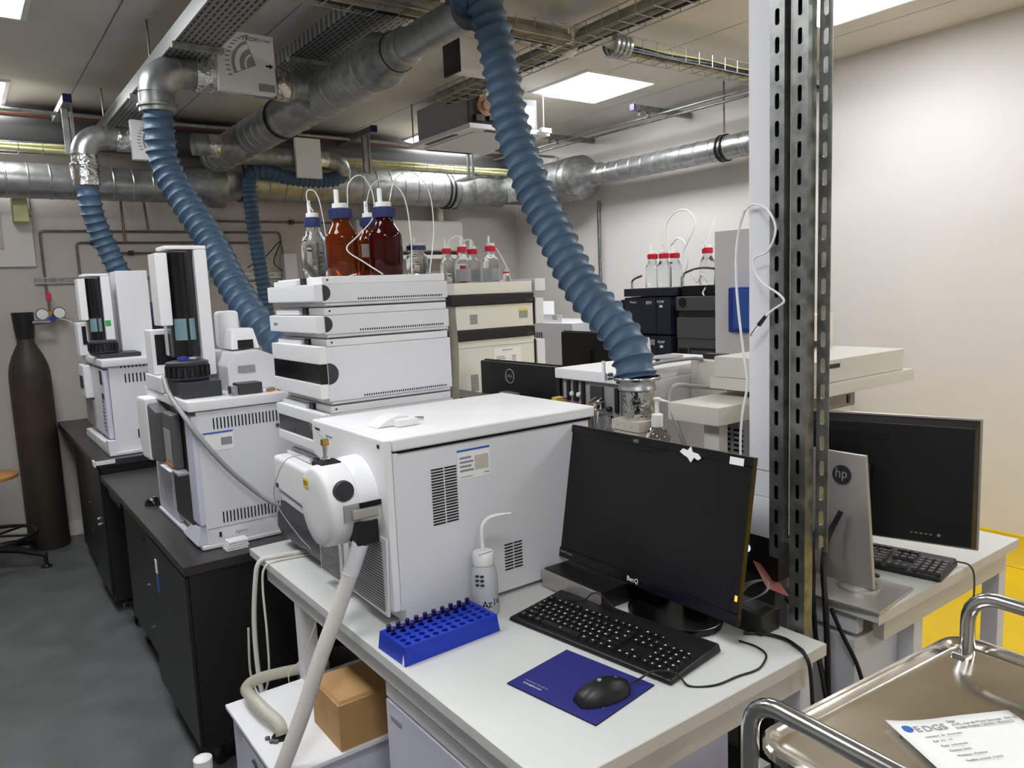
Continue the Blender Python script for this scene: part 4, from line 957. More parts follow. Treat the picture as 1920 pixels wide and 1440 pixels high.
# keyboards
def keyboard(name, label, corner, ang, L, D, bodym, keym, wide=True, rot=None):
    # local: x across depth (front -> back), y along length to the left
    T = Matrix.Translation(corner) @ Matrix.Rotation(ang, 4, 'Z')
    t = thing(name, label, 'keyboard', corner)
    MB(T).hexa([(0, 0, .002), (D, 0, .002), (D, L, .002), (0, L, .002)], [(.004, .004, .011), (D - .004, .004, .021), (D - .004, L - .004, .021), (.004, L - .004, .011)]).build('body', bodym, t, .004, 3)
    MB(T).box(.01, .02, .03, .05, 0, .003).box(.01, .02, L - .05, L - .03, 0, .003).box(D - .02, D - .01, .03, .05, 0, .003).box(D - .02, D - .01, L - .05, L - .03, 0, .003).build('feet', 'black', t)
    p = .0188; key0 = {}
    tilt = math.atan2(.010, D)
    def key(u, v, w):
        kk = round(w, 2)
        zz = .011 + (u / D) * .010
        if kk not in key0:
            h = .0072; a, b = .0082, w * p / 2 - .0011
            m = MB().hexa([(-a, -b, 0), (a, -b, 0), (a, b, 0), (-a, b, 0)], [(-a + .0016, -b + .0018, h), (a - .0012, -b + .0018, h), (a - .0012, b - .0018, h), (-a + .0016, b - .0018, h)])
            me_o = MB(); me_o.v = m.v; me_o.f = m.f
            me = bpy.data.meshes.new('key'); me.from_pydata([tuple(q) for q in m.v], [], m.f); me.materials.append(MATS[keym]); key0[kk] = me
        o = bpy.data.objects.new('key', key0[kk]); COL.objects.link(o); o.parent = t
        pos = T @ Vector((u, v, zz)); o.location = pos - Vector(corner)
        o.rotation_euler = (Matrix.Rotation(ang, 4, 'Z') @ Matrix.Rotation(-tilt, 4, 'Y')).to_euler()
    rows = [[1.25, 1.25, 1.25, 6.25, 1.25, 1.25, 1.25, 1.25], [2.25] + [1] * 10 + [2.75], [1.75] + [1] * 11 + [2.25], [1.5] + [1] * 12 + [1.5], [1] * 13 + [2]]
    y_left = L - .016
    for ri, row in enumerate(rows):
        v = y_left; u = .025 + ri * p
        for w in row: key(u, v - w * p / 2, w); v -= w * p
    u = .025 + 5 * p + .006; v = y_left
    for k in range(13):
        key(u, v - p / 2, 1); v -= p * (1.0 if k % 4 else 1.55)
    vx = y_left - 15 * p - .006
    if wide:
        for ri, cols in ((0, (0, 1, 2)), (1, (1,)), (3, (0, 1, 2)), (4, (0, 1, 2)), (5.3, (0, 1, 2))):
            for c in cols: key(.025 + ri * p, vx - p * (c + .5), 1)
        vx -= 3 * p + .006
        for ri in range(5):
            for c in range(4):
                if vx - p * (c + .5) > .008: key(.025 + ri * p, vx - p * (c + .5), 1)
    return t, T
kb, KT = keyboard('keyboard', 'black keyboard in front of the black monitor on the front desk', (1.043, .952, .7505), R(8), .455, .187, 'black', 'key')
# mouse mat and mouse
t = thing('mouse_mat', 'dark blue mouse mat near the corner of the front desk', 'mouse mat', (.92, 1.05, .75))
TM = Matrix.Translation((.842, .948, .7503)) @ Matrix.Rotation(R(9), 4, 'Z')
MB(TM).box(0, .183, 0, .225, 0, .0016).build('rubber_base', 'black', t, .0006)
MB(TM).box(.0005, .1825, .0005, .2245, .0017, .003).build('cloth_top', 'padblue', t, .0005)
xd = (TM.to_3x3() @ Vector((0, -1, 0))); yd = (TM.to_3x3() @ Vector((1, 0, 0)))
text('lettering', 'inkgray', t, 'Analytical Standards', .0075, TM @ Vector((.034, .175, .0031)), xd, yd, depth=.0002)
text('lettering', 'paper', t, 'www.agilent.com', .007, TM @ Vector((.024, .178, .0031)), xd, yd, depth=.0002)
text('lettering', 'paper', t, 'Restek', .011, TM @ Vector((.055, .038, .0031)), xd, yd, depth=.0002)
t = thing('computer_mouse', 'black computer mouse on the dark blue mouse mat', 'mouse', (.91, 1.02, .754))
TQ = Matrix.Translation((.913, 1.008, .7538)) @ Matrix.Rotation(R(-12), 4, 'Z')
mr = []
NL, NW = 14, 16
for i in range(NL + 1):
    s_ = i / NL; xx = -.055 + .11 * s_; wd = .032 * math.sin(math.pi * (.03 + .94 * s_)) ** .32 * (1.04 - .1 * s_); hh = .037 * math.sin(math.pi * (.04 + .84 * s_)) ** .55
    ring = []
    for k in range(NW):
        a = 2 * math.pi * k / NW; ring.append(TQ @ Vector((xx, wd * math.cos(a), max(0, hh * math.sin(a)))))
    mr.append(ring)
MB().rings(mr).build('shell', 'black', t, ang=70)
MB(TQ).box(.018, .034, -.0035, .0035, .0265, .0335).build('wheel', 'dgray', t, .0015)
MB(TQ).box(.002, .017, -.0006, .0006, .0300, .0362).build('button_gap', 'hole', t)
MB(TQ).lathe([(.0045, .0352), (.0045, .0368)], (-.005, 0, 0), 'z', 14).build('logo', 'gray', t)
tube('cord', 'black', t, [(.967, .998, .764), (1.0, .998, .762), (1.03, .985, .775), (1.06, .955, .772), (1.07, .93, .7525), (1.11, .90, .7525), (1.17, .893, .7525), (1.21, .885, .7525), (1.24, .888, .7525), (1.285, .91, .7525), (1.30, .945, .7525), (1.295, .985, .7525)], .0022, 8, 10)
# ------------------------------------------------------------------ black monitor and computer on the front desk
TM1 = Matrix.Translation((1.24, 1.252, .812)) @ Matrix.Rotation(R(10), 4, 'Y')
t = thing('monitor', 'black monitor with dark screen on the front desk', 'monitor', (1.3, 1.25, .75))
w, h = .30, .355
MB(TM1).box(0, .016, -w, w, 0, .026).box(0, .016, -w, w, h - .02, h).box(0, .016, -w, -w + .022, .0261, h - .0201).box(0, .016, w - .018, w, .0261, h - .0201).build('bezel', 'blackgloss', t, .002)
MB(TM1).box(.004, .0155, -w + .0221, w - .0181, .0261, h - .0201).build('screen', 'screen', t)
MB(TM1).hexa([(.0162, -w + .005, .005), (.045, -w + .06, .03), (.045, w - .06, .03), (.0162, w - .005, .005)], [(.0162, -w + .005, h - .005), (.045, -w + .06, h - .06), (.045, w - .06, h - .06), (.0162, w - .005, h - .005)]).build('back_housing', 'black', t, .004)
MB(TM1).add([(-.0005, .22, h - .0205), (-.0005, -.06, h - .0205), (-.0005, -.02, h - .029), (-.0005, .06, h - .031), (-.0005, .12, h - .028)], [(0, 1, 2, 3, 4)]).build('hood_curve', 'blackgloss', t)
def t_m1(s, size, y, z, m='gray'):
    text('lettering', m, t, s, size, TM1 @ Vector((-.0003, y, z)), TM1.to_3x3() @ Vector((0, -1, 0)), TM1.to_3x3() @ Vector((0, 0, 1)), depth=.0003)
t_m1('BenQ', .016, 0, .013, 'paper'); t_m1('HD', .012, .035, h - .012); t_m1('GL2450  Senseye', .007, .245, .016, 'gray')
MB(TM1).box(-.001, -.0001, -w + .022, -w + .058, h - .022, h - .006).build('asset_label', 'paper', t, .0003)
t_m1('221-01', .008, -w + .04, h - .014, 'inkgray')
MB(TM1).box(-.001, -.0001, -w + .003, -w + .009, .052, .064).build('power_light', 'ledorange', t)
MB(TM1).box(.016, .05, -.05, .05, .02, .12).build('stand_hinge', 'black', t, .006)
MB().hexa([(1.275, 1.21, .7675), (1.33, 1.21, .7675), (1.33, 1.30, .7675), (1.275, 1.30, .7675)], [(1.285, 1.22, .86), (1.31, 1.22, .86), (1.31, 1.29, .86), (1.285, 1.29, .86)]).build('stand_neck', 'blackgloss', t, .006)
bp = [(1.285 + .095 * math.cos(2 * math.pi * k / 32), 1.16 + .12 * math.sin(2 * math.pi * k / 32)) for k in range(32)]
MB().prism(bp, 'z', .7505, .767).build('stand_base', 'blackgloss', t, .004)
# a torn scrap of white tape on the bezel
tp = [(-.03, 0), (-.022, .008), (-.008, .006), (0, .016), (.006, .004), (.022, .002), (.032, -.006), (.024, -.012), (.012, -.008), (.004, -.02), (-.006, -.010), (-.018, -.006)]
o = MB(TM1 @ Matrix.Translation((-.0022, -.135, h - .016))); o.prism([(-a, b) for a, b in tp], 'x', 0, .0018)
tag(o.build('tape_scrap', 'paper', None), 'torn scrap of white tissue stuck on the black monitor top edge', 'tissue')
t = thing('desktop_computer', 'slim grey and black computer lying flat under the black monitor', 'computer', (1.3, 1.37, .75))
box('case', 'black', t, 1.176, 1.415, 1.29, 1.51, .753, .80, .003)
box('silver_side', 'silver', t, 1.168, 1.1755, 1.29, 1.51, .753, .798, .002)
MB().box(1.2, 1.22, 1.30, 1.32, .7502, .7528).box(1.2, 1.22, 1.47, 1.49, .7502, .7528).box(1.37, 1.39, 1.30, 1.32, .7502, .7528).box(1.37, 1.39, 1.47, 1.49, .7502, .7528).build('feet', 'black', t)
t = thing('usb_plug', 'white and black plug with cord lying in front of the slim computer', 'plug', (1.15, 1.36, .75))
box('plug', 'paper', t, 1.135, 1.152, 1.345, 1.375, .7505, .762, .002)
box('plug_top', 'black', t, 1.133, 1.153, 1.344, 1.376, .7622, .772, .002)
tube('cord', 'black', t, [(1.15, 1.35, .768), (1.158, 1.33, .775), (1.155, 1.30, .80), (1.15, 1.27, .81), (1.16, 1.24, .79), (1.17, 1.2, .76)], .0018, 6)
t = thing('dark_power_box', 'black power adapter and sockets behind the monitor by the post', 'adapter', (1.40, .98, .75))
box('adapter', 'black', t, 1.345, 1.415, .965, 1.10, .7505, .80, .006)
box('adapter', 'black', t, 1.345, 1.415, 1.11, 1.19, .7505, .84, .006)
for k in range(3): tube('coil', 'gray', t, [(1.37, 1.03, .803), (1.375, .99 - .004 * k, .83 + .004 * k), (1.38, .972, .85 + .005 * k), (1.385, .985, .865), (1.38, 1.02 + .006 * k, .845), (1.385, 1.05, .81)], .0016, 6)
# ------------------------------------------------------------------ white column and slotted struts
t = thing('white_column', 'white vertical cable column beside the slotted steel struts', 'column', (1.49, 1.04, .935))
box('upper_section', 'white2', t, 1.452, 1.53, 1.004, 1.075, 1.093, CEIL - .001, .004)
box('joint_section', 'white2', t, 1.4535, 1.529, 1.0055, 1.0735, 1.031, 1.0925, .003)
box('lower_section', 'white2', t, 1.452, 1.53, 1.004, 1.075, .935, 1.0305, .004)
t = thing('slotted_post', 'slotted galvanised steel posts bolted together reaching the ceiling', 'post', (1.46, .95, 0))
def slotted(name, x, y0, y1, z0, z1, sw, pitch=.0558, phase=0., dark=True, depth=.03, back=True):
    c = (y0 + y1) / 2; mb = MB(); th = .0025
    mb.box(x, x + th, y0, c - sw / 2, z0, z1); mb.box(x, x + th, c + sw / 2, y1, z0, z1)
    z = z0; k = 0; zz = z0 + phase
    while zz < z1:
        b = min(zz + pitch - .033, z1); a_ = max(zz, z0); r_ = sw / 2
        lo = [(c + r_ * math.cos(R(q)), a_ - r_ + r_ * math.sin(R(q))) for q in range(180, -1, -30)] if a_ - r_ > z0 else [(c - r_, a_), (c + r_, a_)]
        hi = [(c + r_ * math.cos(R(q)), b + r_ + r_ * math.sin(R(q))) for q in range(0, -181, -30)] if b + r_ < z1 else [(c + r_, b), (c - r_, b)]
        mb.prism(lo + hi, 'x', x, x + th); zz += pitch
    p = mb.build(name, 'strut', t)
    if back:
        box('flange', 'strut', t, x + th + .0002, x + depth, y0, y0 + .003, z0, z1)
        box('flange', 'strut', t, x + th + .0002, x + depth, y1 - .003, y1, z0, z1)
    if dark: box('slot_shade_plate', 'black', t, x + depth * .55, x + depth * .55 + .002, y0 + .004, y1 - .004, z0, z1)  # black plate added behind the slots to paint in their shade
    return p
slotted('front_strut', 1.428, .969, 1.0035, .905, CEIL - .001, .0105, depth=.022)
slotted('long_strut', 1.440, .9225, .9605, 0, CEIL - .001, .0095, phase=.02, depth=.03)
box('joint_strut', 'dgray', t, 1.452, 1.46, .962, .9685, .85, CEIL - .001)
slotted('side_strut', 1.478, .893, .9215, .93, CEIL - .001, .0105, phase=.035, dark=False, back=False)
MB().box(1.4805, 1.51, .918, .9215, .93, CEIL - .001).build('side_flange', 'strut', t)
MB().lathe([(.006, 0), (.006, -.006)], (1.4515, .9655, .945), 'x', 6).build('bolt', 'chrome', t)
tag(MB().sweep(path([(1.44, 1.078, 1.68), (1.438, 1.05, 1.69), (1.42, 1.002, 1.672), (1.418, .982, 1.63), (1.42, 1.002, 1.587), (1.424, 1.04, 1.572), (1.424, 1.036, 1.54), (1.42, 1.01, 1.515), (1.418, .975, 1.495), (1.416, .960, 1.478), (1.416, .985, 1.462), (1.416, 1.004, 1.448)], 8), .0025, 8).build('probe_cable', 'ptfe', None), 'white sensor cable tied in a loop round the slotted post', 'cable')
t = thing('temperature_probe', 'black and silver temperature probe hanging from the white cable', 'probe', (1.416, 1.02, 1.4))
MB().cyl((1.416, 1.004, 1.448), (1.416, 1.022, 1.428), .004, .0052, 10).build('sleeve', 'black', t)
MB().cyl((1.416, 1.0222, 1.4278), (1.416, 1.043, 1.404), .003, n=10).build('steel_tip', 'chrome', t)
tag(tube('hanging_cable', 'ptfe', None, [(1.448, 1.08, 1.685), (1.455, 1.10, 1.65), (1.46, 1.115, 1.582), (1.46, 1.112, 1.485), (1.46, 1.096, 1.362), (1.462, 1.087, 1.288), (1.46, 1.1, 1.211), (1.46, 1.105, 1.122), (1.46, 1.10, .95), (1.46, 1.11, .80)], .003, 8), 'white cable hanging left of the white column', 'cable')
# ------------------------------------------------------------------ second row of desks
lab_desk('white desk behind the slotted post carrying the silver backed monitor', 1.642, 2.415, .862, 2.36, ((1.86, .885), (2.33, .875), (1.66, 2.0), (2.33, 2.0)))
lab_desk('white desk at the far end of the second row under the cream instrument stack', 1.642, 2.395, 2.375, 3.86, ((1.66, 2.4), (2.33, 2.4), (1.66, 3.7), (2.33, 3.7)))
t = thing('side_cabinet', 'white cabinet panel under the second desk by the trolley', 'cabinet', (1.75, 1.1, 0))
box('carcass', 'frame', t, 1.655, 1.858, .925, 1.6, .12, .66, .003)
box('foot_panel', 'frame', t, 1.67, 1.85, .94, 1.58, 0, .1195)
# monitor seen from the back
bd = Vector((-.303, .953, 0)).normalized()
T2 = Matrix.Translation((2.0, .80, .83)) @ Matrix.Rotation(math.atan2(-bd.x, bd.y), 4, 'Z')     # local y along the screen, -x is the back
t = thing('monitor', 'wide monitor seen from behind with silver stand and round logo', 'monitor', (1.8, 1.0, .75))
MB(T2).box(0, .012, 0, .55, 0, .335).build('screen_frame', 'silver', t, .003)
MB(T2).box(.0121, .014, .008, .542, .012, .327).build('screen', 'screen', t)
MB(T2).hexa([(-.024, .014, .012), (-.0002, .004, .004), (-.0002, .546, .004), (-.024, .536, .012)], [(-.024, .014, .315), (-.0002, .004, .331), (-.0002, .546, .331), (-.024, .536, .315)]).build('back_cover', 'black', t, .004)
MB(T2).box(-.0252, -.0241, .20, .42, .285, .268).build('vent_line', 'hole', t)
dots = MB(T2)
for k in range(5): dots.box(-.0252, -.0241, .10 + k * .011, .106 + k * .011, .032, .035)
dots.lathe([(.004, -.0252), (.004, -.0241)], (0, .085, .034), 'x', 12)
dots.build('port_marks', 'gray', t)
MB(T2).box(-.06, -.0242, .24, .33, .12, .21).build('hinge_block', 'black', t, .004)
def N(y, z, x=1.75): return (x, y, z)
MB().hexa([(1.722, .918, .768), (1.734, .918, .768), (1.734, 1.12, .768), (1.722, 1.12, .768)], [(1.748, .958, 1.09), (1.76, .958, 1.09), (1.76, 1.12, 1.09), (1.748, 1.12, 1.09)]).build('stand_neck', 'silver', t, .002)
MB().box(1.7605, 1.80, 1.02, 1.1, 1.0, 1.07).build('stand_mount', 'black', t, .004)
TB = Matrix.Translation((1.72, 1.0, .7505)) @ Matrix.Rotation(R(6), 4, 'Z')
MB(TB).box(-.10, .10, -.135, .135, 0, .008).build('stand_base', 'silver', t, .003)
MB().lathe([(.05, 0), (.048, .006), (.035, .009)], (1.74, .965, .7586), 'z', 28).build('swivel_disc', 'silver', t)
lc = Vector((1.7395, 1.015, 1.035)); nd = Vector((1.748 - 1.722, 0, 1.09 - .768)).normalized()
bk = Vector((nd.z, 0, -nd.x))
Lm = Matrix(((bk.x, 0, nd.x), (bk.y, 1, nd.y), (bk.z, 0, nd.z))).to_4x4(); Lm.translation = Vector((1.7425, 1.015, 1.035))
MB(Lm).lathe([(.024, -.0018), (.024, .0)], (-.001, 0, 0), 'x', 32).build('logo_disc', 'ink', t)
text('logo_letters', 'silver', t, 'hp', .034, Lm @ Vector((-.0031, 0, .003)), (0, -1, 0), tuple(nd), depth=.0004)
MB(Lm).box(-.0001, .0, 0, 0.0001, 0, .0001)
kb2, K2 = keyboard('keyboard', 'grey keyed black keyboard beside the silver backed monitor', (1.925, .852, .7505), R(10), .445, .155, 'black', 'key2', True)
tube('cord', 'dgray', kb2, [(2.075, .882, .762), (2.085, .855, .757), (2.085, .842, .73), (2.08, .84, .66), (2.07, .845, .56), (2.08, .85, .42)], .0025, 8)
t = thing('cable_bundle', 'black monitor cables running down behind the second desk edge', 'cables', (1.62, 1.0, .4))
tube('cable', 'black', t, [(1.715, 1.0, .95), (1.69, 1.02, .88), (1.64, 1.0, .83), (1.60, .97, .76), (1.595, .96, .65), (1.60, .955, .4)], .007, 8)
tube('cable', 'black', t, [(1.715, 1.05, .92), (1.69, 1.06, .86), (1.63, 1.02, .81), (1.60, 1.0, .74), (1.605, .985, .6), (1.625, .93, .4)], .006, 8)
tube('cable', 'black', t, [(1.61, .96, .74), (1.625, .94, .68), (1.645, .91, .6), (1.66, .89, .5)], .005, 8)
tube('cable', 'black', t, [(1.77, .96, .79), (1.80, .95, .775), (1.815, .965, .77), (1.80, .99, .775), (1.77, 1.0, .78)], .005, 8)
t = thing('white_socket_box', 'white perforated box with wire mesh side behind the post', 'box', (1.64, 1.12, .75))
box('case', 'white2', t, 1.64, 1.69, 1.20, 1.36, .753, .84, .003)
for k in range(4): box('wire_row', 'galv', t, 1.634, 1.6398, 1.20, 1.36, .765 + k * .014, .769 + k * .014)
t = thing('network_box', 'black network box with glowing white oval badge behind the monitor', 'device', (1.60, 1.2, .75))
box('case', 'black', t, 1.53, 1.63, 1.05, 1.22, .80, .92, .006)
MB().lathe([(.011, 0), (.011, -.002)], (1.5298, 1.14, .865), 'x', 20).build('lit_badge', 'ledblue', t)
box('stand', 'dgray', t, 1.56, 1.61, 1.08, 1.19, 0, .7995)
tag(MB().hexa([(1.50, 1.06, .792), (1.56, 1.04, .760), (1.561, 1.04, .760), (1.501, 1.06, .792)], [(1.50, 1.10, .85), (1.56, 1.10, .82), (1.561, 1.10, .82), (1.501, 1.10, .85)]).build('paper_slip', 'pink', None), 'pinkish paper slip leaning below the glowing badge', 'paper')
# beige autosampler
t = thing('autosampler', 'beige autosampler with long overhanging deck behind the white column', 'instrument', (1.95, 1.4, .75))
box('lower_deck', 'beige', t, 1.685, 2.12, 1.35, 1.535, 1.122, 1.175, .004)
box('side_leg', 'beige', t, 1.72, 1.76, 1.375, 1.43, .7505, 1.1215, .003)
box('gray_housing', 'gray', t, 1.80, 2.2, 1.345, 1.445, .7505, 1.1215, .004)
vs0 = MB().box(1.83, 1.87, 1.3435, 1.3448, 1.02, 1.028).build('vent_slot', 'hole', t)
for i in range(2):
    for k in range(7):
        if i or k: copy_part(vs0, t, (.055 * i, 0, -.016 * k))
vs1 = MB().box(1.7985, 1.7998, 1.352, 1.385, 1.09, 1.097).build('vent_slot', 'hole', t)
for i in range(2):
    for k in range(9):
        if i or k: copy_part(vs1, t, (0, .045 * i, -.015 * k))
box('upper_block', 'beige', t, 1.98, 2.3, 1.55, 1.70, 1.1, 1.268, .006)
box('upper_block_port', 'black', t, 2.02, 2.06, 1.60, 1.68, 1.2682, 1.285)
box('deck', 'beige', t, 1.88, 2.35, 1.17, 1.52, 1.232, 1.296, .004)
box('deck_skirt', 'beige', t, 1.87, 2.385, 1.155, 1.53, 1.196, 1.2315, .004)
box('black_slot', 'black', t, 1.90, 1.99, 1.1685, 1.1698, 1.272, 1.284)
box('column', 'gray', t, 1.90, 1.985, 1.30, 1.36, 1.1222, 1.1955, .003)
box('tower', 'cream', t, 2.08, 2.34, 1.40, 1.51, 1.2965, 1.405, .004)
box('tower_opening', 'black', t, 2.1, 2.32, 1.3985, 1.3998, 1.30, 1.32)
box('clip', 'black', t, 2.00, 2.012, 1.15, 1.1545, 1.17, 1.195)
box('under_box', 'gray', t, 2.0, 2.25, 1.27, 1.40, 1.1225, 1.1955, .003)
# grey lower unit
t = thing('support_unit', 'grey low unit behind the monitor holding the carton and soap bottle', 'unit', (1.8, 1.57, .75))
box('case', 'gray', t, 1.565, 1.70, 1.45, 1.69, .7505, 1.0, .004)
box('front_plate', 'dgray', t, 1.5635, 1.5648, 1.46, 1.68, .76, .99)
t = thing('soap_dispenser', 'clear round soap bottle with white pump behind the black monitor', 'bottle', (1.607, 1.50, 1.0))
sb = (1.607, 1.505, 1.0005)
MB().lathe([(.03, 0), (.036, .008), (.04, .04), (.04, .07), (.034, .095), (.02, .11), (.012, .115)], sb, 'z', 26).build('body', 'glass', t)
MB().lathe([(.016, .1152), (.017, .12), (.017, .15), (.012, .153)], sb, 'z', 20).build('collar', 'ptfe', t)
MB().lathe([(.006, .1532), (.006, .19), (.009, .191), (.012, .197), (.008, .2)], sb, 'z', 14).build('pump', 'ptfe', t)
MB().cyl((sb[0], sb[1], 1.195), (sb[0] + .02, sb[1] - .028, 1.187), .005, .003, 10).build('nozzle', 'ptfe', t)
t = thing('carton', 'beige cardboard box with lid under the metal hose canister', 'box', (1.64, 1.615, 1.0))
box('tray', 'card2', t, 1.592, 1.692, 1.565, 1.672, 1.0005, 1.09, .002)
box('lid', 'card2', t, 1.588, 1.696, 1.561, 1.676, 1.0905, 1.122, .002)
for k in range(3): MB().lathe([(.0025, 0), (.0025, -.001)], (1.5878, 1.59 + k * .03, 1.106), 'x', 8).build('pin', 'gray', t)
t = thing('hose_canister', 'glass and foil canister with clamp at the end of the big blue hose', 'canister', (1.645, 1.62, 1.122))
cn = (1.645, 1.62, 1.1225)
MB().lathe([(.048, 0), (.05, .006), (.05, .082), (.052, .086)], cn, 'z', 28).build('jar', 'foil', t)
MB().lathe([(.056, .0862), (.058, .09), (.056, .098), (.054, .102), (.054, .125)], cn, 'z', 28).build('jar_rim', 'galv', t)
MB().lathe([(.07, .118), (.0715, .120), (.0715, .126), (.07, .128)], cn, 'z', 28, False, False).build('clamp_band', 'steel', t)
MB().box(1.575, 1.60, 1.675, 1.69, 1.24, 1.262).build('clamp_screw', 'chrome', t, .003)
MB().box(1.566, 1.574, 1.68, 1.69, 1.235, 1.30).build('clamp_bar', 'white', t, .002)
t = thing('clear_funnel', 'clear plastic cone bottle beside the connector panel', 'funnel', (1.58, 1.74, 1.06))
# instrument with open rear panel
t = thing('detector_unit', 'white topped instrument with crowded grey rear connector panel', 'instrument', (1.95, 1.86, .75))
box('body', 'white2', t, 1.69, 2.25, 1.715, 2.01, .7505, 1.2145, .003)
MB().prism([(1.66, 1.705), (2.27, 1.745), (2.27, 2.03), (1.66, 2.03)], 'z', 1.215, 1.25).build('top_cover', 'white', t, .004)
rp = box('rear_panel', 'gray', t, 1.676, 1.6895, 1.72, 2.005, .76, 1.214, .001)
for y0, y1, z0, z1, m in ((1.965, 1.98, 1.14, 1.21, 'black'), (1.925, 1.945, 1.14, 1.21, 'black'), (1.89, 1.905, 1.13, 1.21, 'black'), (1.80, 1.86, 1.13, 1.2, 'char'), (1.73, 1.745, 1.12, 1.2, 'black'), (1.99, 2.003, 1.0, 1.1, 'dgray')):
    box('port', m, rp, 1.668, 1.6758, y0, y1, z0, z1, .001)
for y, z in ((1.95, 1.165), (1.915, 1.165), (1.77, 1.13), (1.765, 1.10)):
    MB().lathe([(.009, 0), (.009, -.012), (.005, -.016)], (1.6758, y, z), 'x', 10).build('connector', 'white2' if z > 1.15 else 'black', rp)
for k in range(9):
    y = 1.80 + .008 * k; tube('cable', ['brown', 'dgray', 'gray', 'rust'][k % 4], rp, [(1.672, 1.83 - .004 * k, 1.165 - .006 * (k % 3)), (1.63, 1.84 - .006 * k, 1.14), (1.63, 1.86 - .01 * k, 1.08 - .01 * (k % 2)), (1.64, 1.9 - .016 * k, .98)], .003, 6)
vs2 = MB().box(1.72, 1.76, 1.713, 1.7148, 1.12, 1.126).build('vent_slot', 'hole', t)
for i in range(2):
    for k in range(5):
        if i or k: copy_part(vs2, t, (.052 * i, 0, .014 * k))
box('key_peg', 'char', t, 1.93, 1.94, 1.80, 1.81, 1.2502, 1.268)
for nm, m, y, z, x in (('plug', 'yellowplug', 1.99, 1.145, 1.62), ('plug', 'redplug', 1.945, 1.125, 1.635), ('plug', 'redplug', 1.90, 1.075, 1.635), ('plug', 'greenplug', 1.78, 1.06, 1.60)):
    c_ = {'yellowplug': 'yellow cable plug at the left end of the connector panel', 'redplug': 'red cable plug on the connector panel, %s one' % ('upper' if z > 1.1 else 'lower'), 'greenplug': 'green plug hanging beside the beige carton'}[m]
    q = thing('cable_plug', c_, 'plug', (x, y, z))
    MB().box(x, x + .036, y - .012, y + .014, z - .009, z + .009).build('grip', m, q, .003)
    MB().cyl((x + .036, y, z), (x + .054, y, z), .004, n=8).build('pin', 'chrome', q)
tag(tube('grey_lead', 'gray', None, [(1.62, 1.99, 1.145), (1.56, 2.02, 1.11), (1.50, 2.03, 1.07), (1.44, 2.03, .98), (1.44, 2.03, .80)], .0035, 8), 'grey lead from the yellow plug down behind the spectrometer', 'cable')
MB().lathe([(.012, 0), (.03, .045), (.03, .07), (.012, .075)], (1.60, 1.735, 1.05), 'z', 18).build('cone', 'glass', [o for o in bpy.data.objects if o.name.startswith('clear_funnel')][0])
box('bracket', 'gray', [o for o in bpy.data.objects if o.name.startswith('clear_funnel')][0], 1.57, 1.63, 1.705, 1.765, 1.0, 1.049)
t = thing('metal_clip', 'shiny metal spring clip at the corner of the spectrometer', 'clip', (1.385, 1.53, 1.17))
MB().sweep([Vector((1.39 + .012 * math.cos(a_ / 8 * math.pi), 1.52, 1.20 + .014 * math.sin(a_ / 8 * math.pi))) for a_ in range(-2, 11)] , .0022, 6).build('loop', 'chrome', t)
MB().cyl((1.384, 1.52, 1.155), (1.39, 1.52, 1.187), .0035, n=8).build('stem', 'chrome', t)
tag(tube('grey_power_cable', 'gray', None, [(1.72, 1.72, 1.26), (1.76, 1.70, 1.265), (1.84, 1.69, 1.272), (1.95, 1.67, 1.275), (1.975, 1.64, 1.272)], .006, 8), 'grey cable lying across the white instrument top', 'cable')
tag(tube('grey_power_cable', 'gray', None, [(1.70, 1.46, 1.0), (1.69, 1.50, 1.10), (1.70, 1.545, 1.18), (1.75, 1.56, 1.215), (1.85, 1.56, 1.20), (1.96, 1.54, 1.185)], .007, 8), 'grey cable looping over the beige lower deck', 'cable')
# ------------------------------------------------------------------ back of small monitor and printer
t = thing('monitor', 'black monitor back with round white logo behind the stack', 'monitor', (1.9, 2.58, .75))
box('back_shell', 'black', t, 1.90, 1.925, 2.32, 2.853, .92, 1.212, .006)
box('front_frame', 'blackgloss', t, 1.9252, 1.94, 2.315, 2.858, .915, 1.217, .003)
box('stand_neck', 'silver', t, 1.86, 1.8998, 2.56, 2.66, .76, 1.09, .006)
box('stand_base', 'black', t, 1.80, 1.98, 2.48, 2.72, .7505, .7598, .003)
MB().sweep([Vector((1.8995, 2.628 + .03 * math.cos(2 * math.pi * k / 28), 1.155 + .03 * math.sin(2 * math.pi * k / 28))) for k in range(29)], .0022, 6, False).build('logo_ring', 'gray', t)
text_mx('logo_letters', 'gray', t, 'DELL', .018, (1.8994, 2.628, 1.155))
t = thing('label_printer', 'flat black printer between the instrument stack and the small monitor', 'printer', (1.75, 2.75, .75))
box('body', 'black', t, 1.665, 1.79, 2.44, 2.86, .7505, 1.075, .006)
box('lid', 'dark_top', t, 1.66, 1.795, 2.43, 2.87, 1.0755, 1.09, .004)
box('button', 'gray', t, 1.6595, 1.6648, 2.55, 2.60, 1.055, 1.066)
